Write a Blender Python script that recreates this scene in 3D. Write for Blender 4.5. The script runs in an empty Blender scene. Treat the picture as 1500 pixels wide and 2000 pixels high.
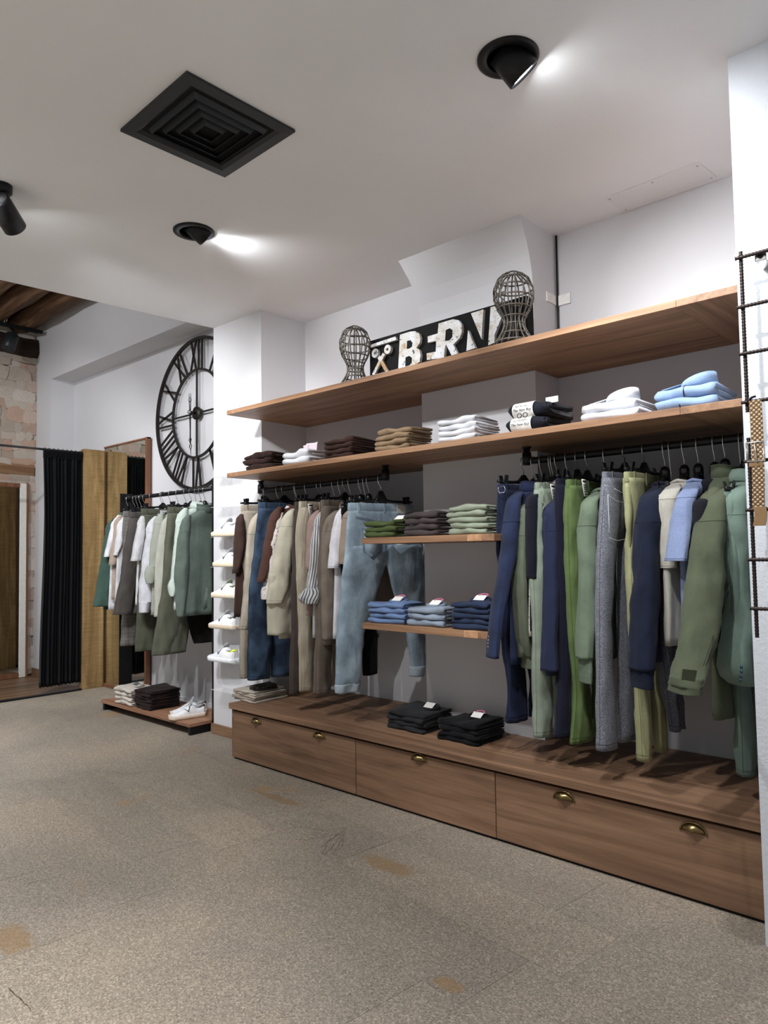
import bpy, bmesh, math, random
import numpy as np
from mathutils import Vector, Matrix, noise as mnoise
# ---------------------------------------------------------------- camera
CAMP = np.array([0., 0., 1.28]); F = 1387.; CX, CY = 750., 1000.
def cam_axes(yaw=0.74280344, pitch=0.05655411, roll=-0.01436514):
    fw = np.array([-math.sin(yaw)*math.cos(pitch), math.cos(yaw)*math.cos(pitch), math.sin(pitch)])
    r = np.array([math.cos(yaw), math.sin(yaw), 0.]); u = np.cross(r, fw)
    return (r*math.cos(roll)+u*math.sin(roll), -r*math.sin(roll)+u*math.cos(roll), fw)
RT, UP, FW = cam_axes()
sc = bpy.context.scene; col = sc.collection
cd = bpy.data.cameras.new('camera'); cam = bpy.data.objects.new('camera', cd); col.objects.link(cam)
cd.sensor_fit = 'HORIZONTAL'; cd.sensor_width = 36.; cd.lens = F/1500.*36.; cd.clip_start = .05
cam.matrix_world = Matrix(((RT[0], UP[0], -FW[0], 0), (RT[1], UP[1], -FW[1], 0), (RT[2], UP[2], -FW[2], 1.28), (0, 0, 0, 1)))
sc.camera = cam
# ---------------------------------------------------------------- world, exposure
sc.view_settings.view_transform = 'Standard'; sc.view_settings.look = 'None'
sc.view_settings.gamma = 1.; sc.view_settings.use_curve_mapping = False
sc.view_settings.exposure = 0.4
w = bpy.data.worlds.new('world'); sc.world = w; w.use_nodes = True
w.node_tree.nodes['Background'].inputs[0].default_value = (.93, .96, 1., 1.)
w.node_tree.nodes['Background'].inputs[1].default_value = .27
def area_light(name, loc, target, size, power, color=(1, 1, 1), size_y=None):
    l = bpy.data.lights.new(name, 'AREA'); l.energy = power; l.size = size; l.color = color
    if size_y: l.shape = 'RECTANGLE'; l.size_y = size_y
    o = bpy.data.objects.new(name, l); col.objects.link(o); o.location = loc
    o.rotation_euler = (Vector(target)-Vector(loc)).to_track_quat('-Z', 'Y').to_euler()
    return o
def spot_light(name, loc, target, power, angle=70, blend=.6, size=.035, color=(.96, .98, 1.)):
    l = bpy.data.lights.new(name, 'SPOT'); l.energy = power; l.spot_size = math.radians(angle); l.spot_blend = blend
    l.shadow_soft_size = size; l.color = color
    o = bpy.data.objects.new(name, l); col.objects.link(o); o.location = loc
    o.rotation_euler = (Vector(target)-Vector(loc)).to_track_quat('-Z', 'Y').to_euler()
    return o
# unseen ceiling spots beside the camera, added to light the bays, rack and cabin
for i, (x, y, tx, ty, tz, p) in enumerate([(-.95, 1.35, -.95, 3.0, 1.3, 75), (-1.75, 1.0, -1.6, 3.1, 1.5, 85),
        (-2.9, .8, -3.1, 2.9, 1.2, 85), (-3.2, .75, -4.9, 3.0, 1.1, 70), (-4.3, 1.2, -4.9, 3.2, 1.6, 80), (-5.2, .7, -7.2, 2.8, 1.5, 130)]):
    spot_light('unseen_ceiling_spot', (x, y, 2.9), (tx, ty, tz), p, angle=75, blend=.6, size=.03)
for x, y in ((-1.2, .3), (-3.0, .2), (-5., .2), (.6, .3), (-1.2, -1.2), (-3., -1.2), (-5, -1.2), (1.2, -1.), (-2.2, -2.4), (-6., 1.)):
    spot_light('unseen_ceiling_spot', (x, y, 2.9), (x, y+.1, 0), 165, angle=88, blend=.8)  # unseen downlights, added so light bounces off the floor to the ceiling
spot_light('unseen_high_spot', (-6.2, .9, 3.45), (-6.6, 3.2, 3.1), 45, angle=120, blend=.8, size=.05)  # unseen spot, added to brighten the upper wall above the clock
# ---------------------------------------------------------------- pixel/plane helpers (surveying the photograph)
def ray(x, y): return RT*((x-CX)/F)+UP*((CY-y)/F)+FW
def PZ(x, y, z): d = ray(x, y); return CAMP+d*((z-1.28)/d[2])
def PY(x, y, Y): d = ray(x, y); return CAMP+d*(Y/d[1])
def PX(x, y, X): d = ray(x, y); return CAMP+d*(X/d[0])
def fwd(p): return float(np.dot(np.array(p)-CAMP, FW))
# ---------------------------------------------------------------- object helpers
ORG = {}
def world_of(o): return ORG.get(o.name, np.zeros(3))
def tag(o, label=None, cat=None, group=None, kind=None):
    if label: o['label'] = label
    if cat: o['category'] = cat
    if group: o['group'] = group
    if kind: o['kind'] = kind
    return o
def thing(name, loc, label, cat, group=None):
    o = bpy.data.objects.new(name, None); col.objects.link(o); o.location = Vector([float(v) for v in loc])
    o.empty_display_size = .05
    ORG[o.name] = np.array([float(v) for v in loc]); return tag(o, label, cat, group)
class MB:
    def __init__(s): s.v = []; s.f = []; s.uv = []; s.smooth = []
    def add(s, verts, faces, uv=None, smooth=True):
        b = len(s.v); s.v += [tuple(float(c) for c in p) for p in verts]
        s.uv += list(uv) if uv is not None else [(0, 0)]*len(verts)
        for f in faces: s.f.append(tuple(b+i for i in f)); s.smooth.append(smooth)
        return s
    def box(s, x0, x1, y0, y1, z0, z1):
        v = [(x, y, z) for z in (z0, z1) for y in (y0, y1) for x in (x0, x1)]
        return s.add(v, [(0, 2, 3, 1), (4, 5, 7, 6), (0, 1, 5, 4), (2, 6, 7, 3), (0, 4, 6, 2), (1, 3, 7, 5)], smooth=False)
    def hexa(s, p):   # 8 corners, box order
        return s.add(p, [(0, 2, 3, 1), (4, 5, 7, 6), (0, 1, 5, 4), (2, 6, 7, 3), (0, 4, 6, 2), (1, 3, 7, 5)], smooth=False)
    def prism(s, poly, d):   # poly list of 3D points, extruded by vector d
        n = len(poly); d = np.array(d); a = [np.array(p, float) for p in poly]
        f = [tuple(range(n))[::-1], tuple(range(n, 2*n))]+[(i, (i+1) % n, n+(i+1) % n, n+i) for i in range(n)]
        return s.add(a+[p+d for p in a], f, smooth=False)
    def loft(s, rings, caps=True, closed=True, uv=None, smooth=True):
        n = len(rings[0]); v = [p for r in rings for p in r]; f = []
        m = n if closed else n-1
        for i in range(len(rings)-1):
            for j in range(m): f.append((i*n+j, i*n+(j+1) % n, (i+1)*n+(j+1) % n, (i+1)*n+j))
        if caps and closed: f.append(tuple(range(n))[::-1]); f.append(tuple(range((len(rings)-1)*n, len(rings)*n)))
        return s.add(v, f, uv, smooth)
    def tube(s, pts, r, n=8, caps=True):
        pts = [np.array(p, float) for p in pts]; R = []
        rr = r if hasattr(r, '__len__') else [r]*len(pts); prev = None
        for i, p in enumerate(pts):
            t = pts[min(i+1, len(pts)-1)]-pts[max(i-1, 0)]; t = t/(np.linalg.norm(t)+1e-9)
            if prev is None:
                a = np.array([0, 0, 1.]) if abs(t[2]) < .9 else np.array([1., 0, 0])
                prev = np.cross(t, a)
            e1 = prev-t*np.dot(prev, t); e1 /= np.linalg.norm(e1)+1e-9; prev = e1; e2 = np.cross(t, e1)
            R.append([p+rr[i]*(math.cos(2*math.pi*k/n)*e1+math.sin(2*math.pi*k/n)*e2) for k in range(n)])
        return s.loft(R, caps)
    def cyl(s, a, b, r0, r1=None, n=24): return s.tube([a, b], [r0, r0 if r1 is None else r1], n)
    def lathe(s, prof, c, n=32, axis=None):  # prof [(r,h)], along +axis
        c = np.array(c, float); ax = np.array(axis if axis is not None else (0, 0, 1.), float); ax /= np.linalg.norm(ax)
        a = np.array([0, 0, 1.]) if abs(ax[2]) < .9 else np.array([1., 0, 0])
        e1 = np.cross(ax, a); e1 /= np.linalg.norm(e1); e2 = np.cross(ax, e1)
        return s.loft([[c+ax*h+r*(math.cos(2*math.pi*k/n)*e1+math.sin(2*math.pi*k/n)*e2) for k in range(n)] for r, h in prof])
    def xform(s, M):
        s.v = [tuple(M @ Vector(p)) for p in s.v]; return s
    def mesh(s, name, off):
        me = bpy.data.meshes.new(name)
        me.from_pydata([(p[0]-off[0], p[1]-off[1], p[2]-off[2]) for p in s.v], [], s.f)
        if any(u != (0, 0) for u in s.uv):
            l = me.uv_layers.new(name='UVMap')
            idx = np.empty(len(me.loops), dtype=np.int32); me.loops.foreach_get('vertex_index', idx)
            l.data.foreach_set('uv', np.array(s.uv, dtype=np.float32)[idx].ravel())
        me.polygons.foreach_set('use_smooth', s.smooth); me.update(); return me
    def build(s, name, m, parent=None, bevel=0, subd=0, sol=0, origin=None):
        off = world_of(parent) if parent is not None else (np.array(origin, float) if origin is not None else np.zeros(3))
        me = s.mesh(name, off)
        bm = bmesh.new(); bm.from_mesh(me); bmesh.ops.recalc_face_normals(bm, faces=bm.faces); bm.to_mesh(me); bm.free()
        if m: me.materials.append(m)
        o = bpy.data.objects.new(name, me); col.objects.link(o)
        if parent is not None: o.parent = parent
        else: o.location = Vector([float(c) for c in off])
        ORG[o.name] = off
        if bevel:
            b = o.modifiers.new('bevel', 'BEVEL'); b.width = bevel; b.segments = 2; b.limit_method = 'ANGLE'; b.angle_limit = .6
        if sol:
            b = o.modifiers.new('solid', 'SOLIDIFY'); b.thickness = sol; b.offset = 0
        if subd:
            b = o.modifiers.new('subd', 'SUBSURF'); b.levels = subd; b.render_levels = subd
        return o
def box(name, b, m, parent=None, bevel=0, kind=None):
    o = MB().box(*b).build(name, m, parent, bevel)
    if kind: o['kind'] = kind
    return o
def catmull(rows, n):
    P = [np.array(r, float) for r in rows]
    L = [0]
    for a, b in zip(P, P[1:]): L.append(L[-1]+abs(b[2]-a[2])+.35*abs(b[0]-a[0])+1e-6)
    out = []
    for k in range(n):
        t = L[-1]*k/(n-1); i = 0
        while i < len(P)-2 and t > L[i+1]: i += 1
        u = (t-L[i])/(L[i+1]-L[i]); p0 = P[max(i-1, 0)]; p1 = P[i]; p2 = P[i+1]; p3 = P[min(i+2, len(P)-1)]
        m1 = (p2-p0)*.5; m2 = (p3-p1)*.5
        out.append((2*u**3-3*u**2+1)*p1+(u**3-2*u**2+u)*m1+(-2*u**3+3*u**2)*p2+(u**3-u**2)*m2)
    return out
# ---------------------------------------------------------------- materials
def lin(c): return tuple((v/255/12.92 if v/255 <= .04045 else ((v/255+.055)/1.055)**2.4) for v in c)+(1.,)
MC = {}; FABC = {}
class NT:
    def __init__(s, name, rough=.8, spec=.3):
        s.m = bpy.data.materials.new(name); s.m.use_nodes = True; s.t = s.m.node_tree; s.n = s.t.nodes; s.l = s.t.links
        s.b = s.n['Principled BSDF']; s.b.inputs['Roughness'].default_value = rough; s.b.inputs['Specular IOR Level'].default_value = spec
    def new(s, kind, **kw):
        n = s.n.new(kind)
        for k, v in kw.items():
            if k.startswith('_'): setattr(n, k[1:], v)
            else: n.inputs[k.replace('__', ' ')].default_value = v
        return n
    def link(s, a, b): s.l.new(a, b)
    def coord(s, which='Object', scale=(1, 1, 1), rot=(0, 0, 0)):
        c = s.new('ShaderNodeTexCoord'); mp = s.new('ShaderNodeMapping')
        mp.inputs['Scale'].default_value = scale; mp.inputs['Rotation'].default_value = rot
        s.link(c.outputs[which], mp.inputs['Vector']); return mp.outputs['Vector']
    def noise(s, vec, scale, detail=4, rough=.55, dist=0):
        n = s.new('ShaderNodeTexNoise', Scale=scale, Detail=detail, Roughness=rough, Distortion=dist); s.link(vec, n.inputs['Vector']); return n.outputs['Fac']
    def ramp(s, fac, stops):
        r = s.new('ShaderNodeValToRGB'); e = r.color_ramp.elements
        while len(e) < len(stops): e.new(.5)
        for k, (p, c) in enumerate(stops): e[k].position = p; e[k].color = c if len(c) == 4 else tuple(c)+(1,)
        s.link(fac, r.inputs['Fac']); return r.outputs['Color']
    def mix(s, fac, a, b, mode='MIX'):
        m = s.new('ShaderNodeMix', _data_type='RGBA', _blend_type=mode)
        for i, v in ((0, fac), (6, a), (7, b)):
            if hasattr(v, 'links'): s.link(v, m.inputs[i])
            else: m.inputs[i].default_value = v
        return m.outputs[2]
    def math(s, op, a, b=None):
        m = s.new('ShaderNodeMath', _operation=op)
        for i, v in ((0, a), (1, b)):
            if v is None: continue
            if hasattr(v, 'links'): s.link(v, m.inputs[i])
            else: m.inputs[i].default_value = v
        return m.outputs[0]
    def sep(s, vec):
        n = s.new('ShaderNodeSeparateXYZ'); s.link(vec, n.inputs[0]); return n.outputs
    def color(s, c):
        if hasattr(c, 'links'): s.link(c, s.b.inputs['Base Color'])
        else: s.b.inputs['Base Color'].default_value = c
    def bump(s, h, strength=.3, dist=.01):
        b = s.new('ShaderNodeBump', Strength=strength, Distance=dist); s.link(h, b.inputs['Height']); s.link(b.outputs[0], s.b.inputs['Normal'])
def mat_plain(name, c, rough=.6, metal=0, spec=.4):
    if name in MC: return MC[name]
    t = NT(name, rough, spec); t.b.inputs['Metallic'].default_value = metal
    v = t.coord(); n = t.noise(v, 40, 3)
    t.color(t.ramp(n, [(.3, tuple(x*.92 for x in lin(c)[:3])), (.7, tuple(min(1, x*1.05) for x in lin(c)[:3]))]))
    MC[name] = t.m; return t.m
def mat_plaster(name, c, bump=.12, sc_=60):
    if name in MC: return MC[name]
    t = NT(name, .9, .2); v = t.coord(); a = t.noise(v, 1.3, 3); b = t.noise(v, sc_, 5, .6)
    k = lin(c)[:3]
    t.color(t.ramp(a, [(.3, tuple(x*.96 for x in k)), (.7, tuple(min(1, x*1.02) for x in k))]))
    t.bump(b, bump, .004); MC[name] = t.m; return t.m
def mat_wood(name, dark, mid, light, axis=0, rough=.5, knots=False, sc_=1.):
    if name in MC: return MC[name]
    t = NT(name, rough, .35); s = [9*sc_]*3; s[axis] = .7*sc_
    oi = t.new('ShaderNodeObjectInfo'); c = t.new('ShaderNodeTexCoord'); ad = t.new('ShaderNodeVectorMath', _operation='ADD')
    mp = t.new('ShaderNodeMapping'); mp.inputs['Scale'].default_value = s
    cmb = t.new('ShaderNodeCombineXYZ'); rr = t.math('MULTIPLY', oi.outputs['Random'], 9.)
    for i in range(3): t.link(rr, cmb.inputs[i])
    t.link(c.outputs['Object'], ad.inputs[0]); t.link(cmb.outputs[0], ad.inputs[1]); t.link(ad.outputs[0], mp.inputs['Vector'])
    v = mp.outputs['Vector']
    a = t.noise(v, 1.1, 5, .6, 1.2); s2 = [x*5 for x in s]; s2[axis] = s[axis]*1.6
    mp2 = t.new('ShaderNodeMapping'); mp2.inputs['Scale'].default_value = s2; t.link(ad.outputs[0], mp2.inputs['Vector'])
    b = t.noise(mp2.outputs['Vector'], 1.6, 4, .6)
    c1 = t.ramp(a, [(.25, lin(dark)), (.5, lin(mid)), (.78, lin(light))])
    c2 = t.ramp(b, [(.32, (.72, .7, .68, 1)), (.6, (1, 1, 1, 1))])
    t.color(t.mix(.75, c1, c2, 'MULTIPLY')); t.bump(b, .12, .002)
    MC[name] = t.m; return t.m
def mute(k, sat=.8, val=.82):
    g = .3*k[0]+.55*k[1]+.15*k[2]; return tuple(max(0, (g+(x-g)*sat)*val) for x in k)
def mat_fabric(name, c, kind='plain', c2=None, rough=.95, scale=1.):
    if name in MC: return MC[name]
    FABC[name] = mute(lin(c)[:3]); t = NT(name, rough, .12); t.b.inputs['Sheen Weight'].default_value = .06
    uv = t.coord('UV'); ob = t.coord('Object'); k = mute(lin(c)[:3]); dk = tuple(x*.8 for x in k); lt = tuple(min(1, x*1.12) for x in k)
    big = t.noise(ob, 9, 4, .6); fine = t.noise(ob, 420*scale, 2, .7)
    base = t.ramp(big, [(.3, dk), (.7, lt)])
    if kind == 'denim':
        st = t.coord('UV', (140, 18, 1)); n = t.noise(st, 3, 4, .7); wash = t.noise(ob, 7, 3, .5)
        k2 = lin(c2)[:3]
        base = t.mix(t.math('MULTIPLY', t.ramp(wash, [(.4, (0, 0, 0)), (.68, (1, 1, 1))]), .75), base, k2+(1,))
        base = t.mix(.55, base, t.ramp(n, [(.3, (.55, .55, .58)), (.7, (1.25, 1.25, 1.25))]), 'MULTIPLY')
    elif kind in ('stripe', 'pin', 'hstripe'):
        xs = t.sep(uv)[1 if kind == 'hstripe' else 0]
        f = t.math('FRACT', t.math('MULTIPLY', xs, 52*scale if kind == 'stripe' else (70*scale if kind == 'hstripe' else 60*scale)))
        th = t.math('LESS_THAN', f, .42 if kind == 'stripe' else .35)
        base = t.mix(t.math('MULTIPLY', th, .9 if kind != 'pin' else .6), base, lin(c2))
    elif kind == 'slub':
        st = t.coord('UV', (1, .03, 1)); n = t.noise(st, 90*scale, 4, .8)
        base = t.mix(t.ramp(n, [(.42, (0, 0, 0)), (.62, (1, 1, 1))]), base, lin(c2))
    elif kind in ('plaid', 'check'):
        s = t.sep(uv); q = 34*scale if kind == 'plaid' else 230*scale
        fs = [t.math('LESS_THAN', t.math('FRACT', t.math('MULTIPLY', s[i], q)), .4) for i in (0, 1)]
        base = t.mix(t.math('MULTIPLY', t.math('ADD', fs[0], fs[1]), .38), base, lin(c2))
    elif kind == 'floral':
        vo = t.new('ShaderNodeTexVoronoi', Scale=48.); t.link(ob, vo.inputs['Vector'])
        n2 = t.noise(ob, 80, 3, .6)
        pet = t.math('LESS_THAN', t.math('ADD', vo.outputs['Distance'], t.math('MULTIPLY', n2, .3)), .36)
        base = t.mix(pet, base, t.mix(vo.outputs['Color'], lin(c2), lin((70, 90, 140))))
    elif kind == 'acid':
        n = t.noise(ob, 420, 4, .7); base = t.mix(t.ramp(n, [(.44, (0, 0, 0)), (.6, (1, 1, 1))]), base, lin(c2))
    elif kind == 'melange':
        n = t.noise(ob, 650, 3, .7); base = t.mix(t.ramp(n, [(.45, (0, 0, 0)), (.6, (1, 1, 1))]), base, lin(c2))
    elif kind == 'knit':
        wv = t.new('ShaderNodeTexVoronoi', Scale=150.*scale); t.link(ob, wv.inputs['Vector'])
        base = t.mix(t.ramp(wv.outputs['Distance'], [(.1, (0, 0, 0)), (.5, (1, 1, 1))]), base, tuple(x*.35 for x in k)+(1,))
    base = t.mix(.35, base, t.ramp(fine, [(.3, (.75, .75, .75)), (.7, (1.15, 1.15, 1.15))]), 'MULTIPLY')
    t.color(base)
    wr = t.noise(t.coord('Object', (15, 15, 5)), 1., 2, .5, .5); cr = t.noise(ob, 20, 3, .5); hh = t.math('ADD', t.math('ADD', t.math('MULTIPLY', t.math('ABSOLUTE', t.math('SUBTRACT', wr, .5)), 1.6), t.math('MULTIPLY', cr, .3)), t.math('MULTIPLY', fine, .05)); t.bump(hh, .3, .012)
    MC[name] = t.m; return t.m
def mat_emit(name, c, s):
    t = NT(name); t.b.inputs['Emission Color'].default_value = c; t.b.inputs['Emission Strength'].default_value = s; t.color(c); return t.m
def mat_glass(name, c=(1, 1, 1, 1), rough=.02, alpha=.25):
    t = NT(name, rough, .5); t.color(c); t.b.inputs['Alpha'].default_value = alpha; return t.m
PLASTER = mat_plaster('white_plaster', (208, 207, 210)); CEILP = mat_plaster('ceiling_paint', (232, 233, 235), .1, 45)
ROUGHP = mat_plaster('rough_white_plaster', (206, 210, 217), .5, 90)
WOOD = mat_wood('walnut_board', (92, 68, 52), (134, 103, 80), (160, 126, 100)); WOODY = mat_wood('walnut_board_cross', (92, 68, 52), (131, 100, 78), (156, 123, 98), 1)
WOODSH = mat_wood('shelf_board', (106, 78, 58), (150, 114, 86), (178, 140, 108)); WOODSHY = mat_wood('shelf_board_cross', (106, 78, 58), (146, 111, 84), (174, 137, 106), 1)
RACKW = mat_wood('rack_board', (105, 74, 56), (150, 110, 86), (176, 134, 106))
BLK = mat_plain('black_metal', (24, 24, 27), .42, .3); BLKP = mat_plain('black_plastic', (17, 17, 19), .28, 0, .5)
STEEL = mat_plain('steel_wire', (200, 200, 200), .22, 1); IRON = mat_plain('dark_iron', (52, 48, 46), .5, .7)
CHROME = mat_plain('chrome', (225, 225, 225), .12, 1); BRASS = mat_plain('aged_brass', (140, 122, 84), .3, 1)
PAPER = mat_plain('white_card', (232, 230, 226), .8); INK = mat_plain('black_ink', (22, 22, 24), .8); PINK = mat_plain('pink_print', (206, 120, 150), .8)
SHADOWGAP = mat_plain('dark_recess', (20, 18, 17), .9)
LAMP = mat_emit('lamp_glow', (.95, .98, 1, 1), 38)
# ================================================================ SETTING
rnd = random.Random(7)
def struct(name, mb, m, bevel=0): o = mb.build(name, m, None, bevel); o['kind'] = 'structure'; return o
YB = 3.38; ZC = 2.96
struct('wall_back', MB().box(-7.68, .6, YB, YB+.12, 0, 3.95), PLASTER)
struct('wall_upper', MB().box(-8.2, -4.43, 3.13, YB, 3.18, 3.95), PLASTER)
struct('wall_niche_side', MB().box(-8.2, -7.68, 3.13, YB+.12, 0, 3.18), PLASTER)
struct('wall_column', MB().box(-4.43, -3.86, 2.98, YB, 0, ZC+.1), PLASTER)
struct('wall_pillar', MB().box(-.705, .6, 2.55, YB, 0, ZC), ROUGHP)
# chimney breast with a coved head
ch = MB(); R = []
for z, e in [(0, 0), (2.62, 0), (2.70, .008), (2.78, .028), (2.85, .055), (2.91, .085), (ZC, .11)]:
    R.append([(-2.575-e*.6, YB, z), (-2.575-e*.6, 3.14-e, z), (-1.83+.0*e, 3.14-e, z), (-1.83, YB, z)])
ch.loft(R, smooth=False); struct('wall_chimney', ch, PLASTER)
struct('ceiling', MB().prism([(-4.93, -3.2, ZC), (-4.43, 2.985, ZC), (-4.42, YB, ZC), (2.4, YB, ZC), (2.4, -3.2, ZC)], (0, 0, .1)), CEILP)
struct('trim_ledge', MB().box(-8.2, -7.68, 3.118, 3.13, 0, .09), WOOD)
struct('baseboard_column', MB().box(-4.44, -3.86, 2.962, 2.98, 0, .07), WOOD)
struct('baseboard_niche', MB().box(-7.68, -4.43, YB-.015, YB, 0, .06), PLASTER)
# timber ceiling over the back of the shop
BARK = mat_wood('old_beam', (44, 30, 20), (92, 66, 46), (136, 104, 76), 0, .8); BARKY = mat_wood('old_beam_cross', (24, 17, 12), (46, 34, 25), (72, 55, 41), 1, .8)
tc = struct('ceiling_timber', MB().box(-8.3, -4.4, 0.2, 3.2, 3.95, 4.0), BARKY)
for k in range(9):
    y = 2.93-k*.31; r = .105+.015*rnd.random(); R = []
    for i in range(15):
        x = -8.2+i*3.8/14; wob = [r*(1+.10*math.sin(i*1.7+j*2.1+k))*(1.12 if j % 2 else .95) for j in range(10)]
        R.append([(x, y+.012*math.sin(i+k)+wob[j]*math.cos(2*math.pi*j/10), 3.83+wob[j]*math.sin(2*math.pi*j/10)) for j in range(10)])
    MB().loft(R).build('beam', BARK, tc)
R = []
for i in range(15):
    y = .9+i*2.24/14
    R.append([(-8.12+dx+.012*math.sin(i*2+dz*40), y, 3.58+dz+.01*math.sin(i*1.3)) for dx, dz in ((-.1, -.1), (.09, -.1), (.12, -.05), (.1, .1), (-.1, .1))])
struct('trim_beam', MB().loft(R, smooth=False), BARKY)
# stone wall
def mat_stone():
    t = NT('rubble_stone', .95, .15); v = t.coord(); oi = t.new('ShaderNodeObjectInfo')
    base = t.ramp(oi.outputs['Random'], [(0, lin((204, 193, 182))), (.4, lin((216, 206, 195))), (.62, lin((186, 172, 160))), (.82, lin((204, 172, 154))), (1, lin((224, 217, 208)))])
    n = t.noise(v, 14, 6, .65); t.color(t.mix(.8, base, t.ramp(n, [(.3, (.72, .69, .66)), (.65, (1.12, 1.1, 1.08))]), 'MULTIPLY'))
    t.bump(t.noise(v, 40, 6, .7), .6, .02); return t.m
STONE = mat_stone(); MORTAR = mat_plaster('lime_mortar', (206, 196, 184), .8, 30)
ws = struct('wall_stone', MB().box(-8.3, -8.1, .9, 3.13, 0, 3.96), MORTAR)
stones = []
for q in range(10):
    bm = bmesh.new(); bmesh.ops.create_cube(bm, size=1.); bmesh.ops.subdivide_edges(bm, edges=bm.edges, cuts=1)
    for v in bm.verts:
        v.co = v.co.normalized()*.38+v.co*.42; v.co *= 1.18
        v.co += Vector([rnd.uniform(-.06, .06) for _ in range(3)])
    me = bpy.data.meshes.new('stone'); bm.to_mesh(me); bm.free(); me.materials.append(STONE); stones.append(me)
z = .02
while z < 3.46:
    h = rnd.uniform(.06, .15); y = 2.12+rnd.uniform(0, .1)
    while y < 3.11:
        wd = min(rnd.uniform(.07, .24), 3.13-y)
        if not (2.16 < z+h/2 < 2.3):
            o = bpy.data.objects.new('stone', rnd.choice(stones)); col.objects.link(o); o.parent = ws
            o.location = (-8.1+rnd.uniform(-.012, .008), y+wd/2, z+h/2+rnd.uniform(-.012, .012)); o.scale = (.085, max(wd, .06)*1.04, h*1.04)
            o.rotation_euler = (rnd.uniform(-.14, .14), 0, rnd.uniform(-.05, .05))
        y += wd
    z += h
MB().box(-8.14, -8.05, 1.7, 3.12, 2.17, 2.29).build('lintel_beam', mat_wood('lintel', (84, 60, 40), (128, 98, 70), (160, 128, 96), 1, .8), ws, .008)
# floor : stone slabs in courses 6.3 degrees off the wall
def mat_floor():
    t = NT('flamed_stone', .62, .32); g = t.new('ShaderNodeNewGeometry'); P = g.outputs['Position']; oi = t.new('ShaderNodeObjectInfo')
    a = t.noise(P, .9, 4, .55, .4); sp = t.noise(P, 260, 2, .8); sp2 = t.noise(P, 125, 3, .75)
    base = t.ramp(a, [(.28, lin((130, 121, 112))), (.5, lin((146, 136, 124))), (.68, lin((158, 146, 131))), (.8, lin((147, 134, 112)))])
    tint = t.ramp(oi.outputs['Random'], [(0, (.94, .94, .95)), (1, (1.05, 1.04, 1.02))]); base = t.mix(1., base, tint, 'MULTIPLY')
    base = t.mix(.5, base, t.ramp(sp2, [(.34, (.5, .49, .47)), (.5, (1., 1., 1.)), (.64, (1.4, 1.39, 1.35))]), 'MULTIPLY')
    vo = t.new('ShaderNodeTexVoronoi', Scale=210.); t.link(P, vo.inputs['Vector']); vc = t.sep(vo.outputs['Color'])[0]
    base = t.mix(.8, base, t.ramp(vc, [(0, (.55, .54, .52)), (.3, (.86, .86, .85)), (.75, (1.08, 1.08, 1.06)), (1, (1.6, 1.59, 1.55))]), 'MULTIPLY')
    mp = t.new('ShaderNodeMapping'); mp.inputs['Location'].default_value = (3.3, 1.7, 0); t.link(P, mp.inputs['Vector'])
    st = t.noise(mp.outputs['Vector'], 1.9, 3, .5, .3)
    base = t.mix(t.math('MULTIPLY', t.ramp(st, [(.66, (0, 0, 0)), (.73, (1, 1, 1))]), .55), base, t.mix(sp2, lin((150, 112, 62)), lin((178, 140, 84))))
    # two larger rust spots and veins that belong to the slabs
    for (cx, cy, rx, ry) in ((PZ(18, 1832, 0)[0], PZ(18, 1832, 0)[1], .14, .075), (PZ(872, 1922, 0)[0], PZ(872, 1922, 0)[1], .06, .035), (PZ(760, 1690, 0)[0], PZ(760, 1690, 0)[1], .16, .06), (PZ(545, 1560, 0)[0], PZ(545, 1560, 0)[1], .2, .04)):
        s = t.sep(P); dx = t.math('DIVIDE', t.math('SUBTRACT', s[0], cx), rx); dy = t.math('DIVIDE', t.math('SUBTRACT', s[1], cy), ry)
        d = t.math('ADD', t.math('MULTIPLY', dx, dx), t.math('MULTIPLY', dy, dy)); d = t.math('ADD', d, t.math('MULTIPLY', t.math('SUBTRACT', t.noise(P, 14, 4, .6), .5), 2.4))
        base = t.mix(t.math('MULTIPLY', t.ramp(d, [(.3, (1, 1, 1)), (1.05, (0, 0, 0))]), .6), base, t.mix(sp2, lin((108, 82, 50)), lin((158, 126, 82))))
    mp = t.new('ShaderNodeMapping'); mp.inputs['Rotation'].default_value = (0, 0, .5); mp.inputs['Scale'].default_value = (1.2, 5, 1); t.link(P, mp.inputs['Vector'])
    vn = t.noise(mp.outputs['Vector'], 1.6, 8, .6, 1.5); patch = t.noise(P, .8, 2)
    line = t.ramp(t.math('ABSOLUTE', t.math('SUBTRACT', vn, .5)), [(0, (1, 1, 1)), (.012, (0, 0, 0))])
    base = t.mix(t.math('MULTIPLY', t.math('MULTIPLY', line, t.ramp(patch, [(.55, (0, 0, 0)), (.65, (1, 1, 1))])), .45), base, lin((84, 76, 64)))
    t.color(base); t.bump(t.math('ADD', t.math('MULTIPLY', sp2, .6), t.math('MULTIPLY', t.noise(P, 22, 4, .6), 1.2)), .4, .006); return t.m
FLOORM = mat_floor(); GROUT = mat_plaster('floor_joint', (186, 180, 166), .3, 80)
fl = struct('floor', MB().box(-8.4, 2.4, -3.2, 3.4, -.08, -.0035), FLOORM)
MB().box(-6.8, .4, .3, 3.37, -.0035, -.0022).build('joint_bed', GROUT, fl)
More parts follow.
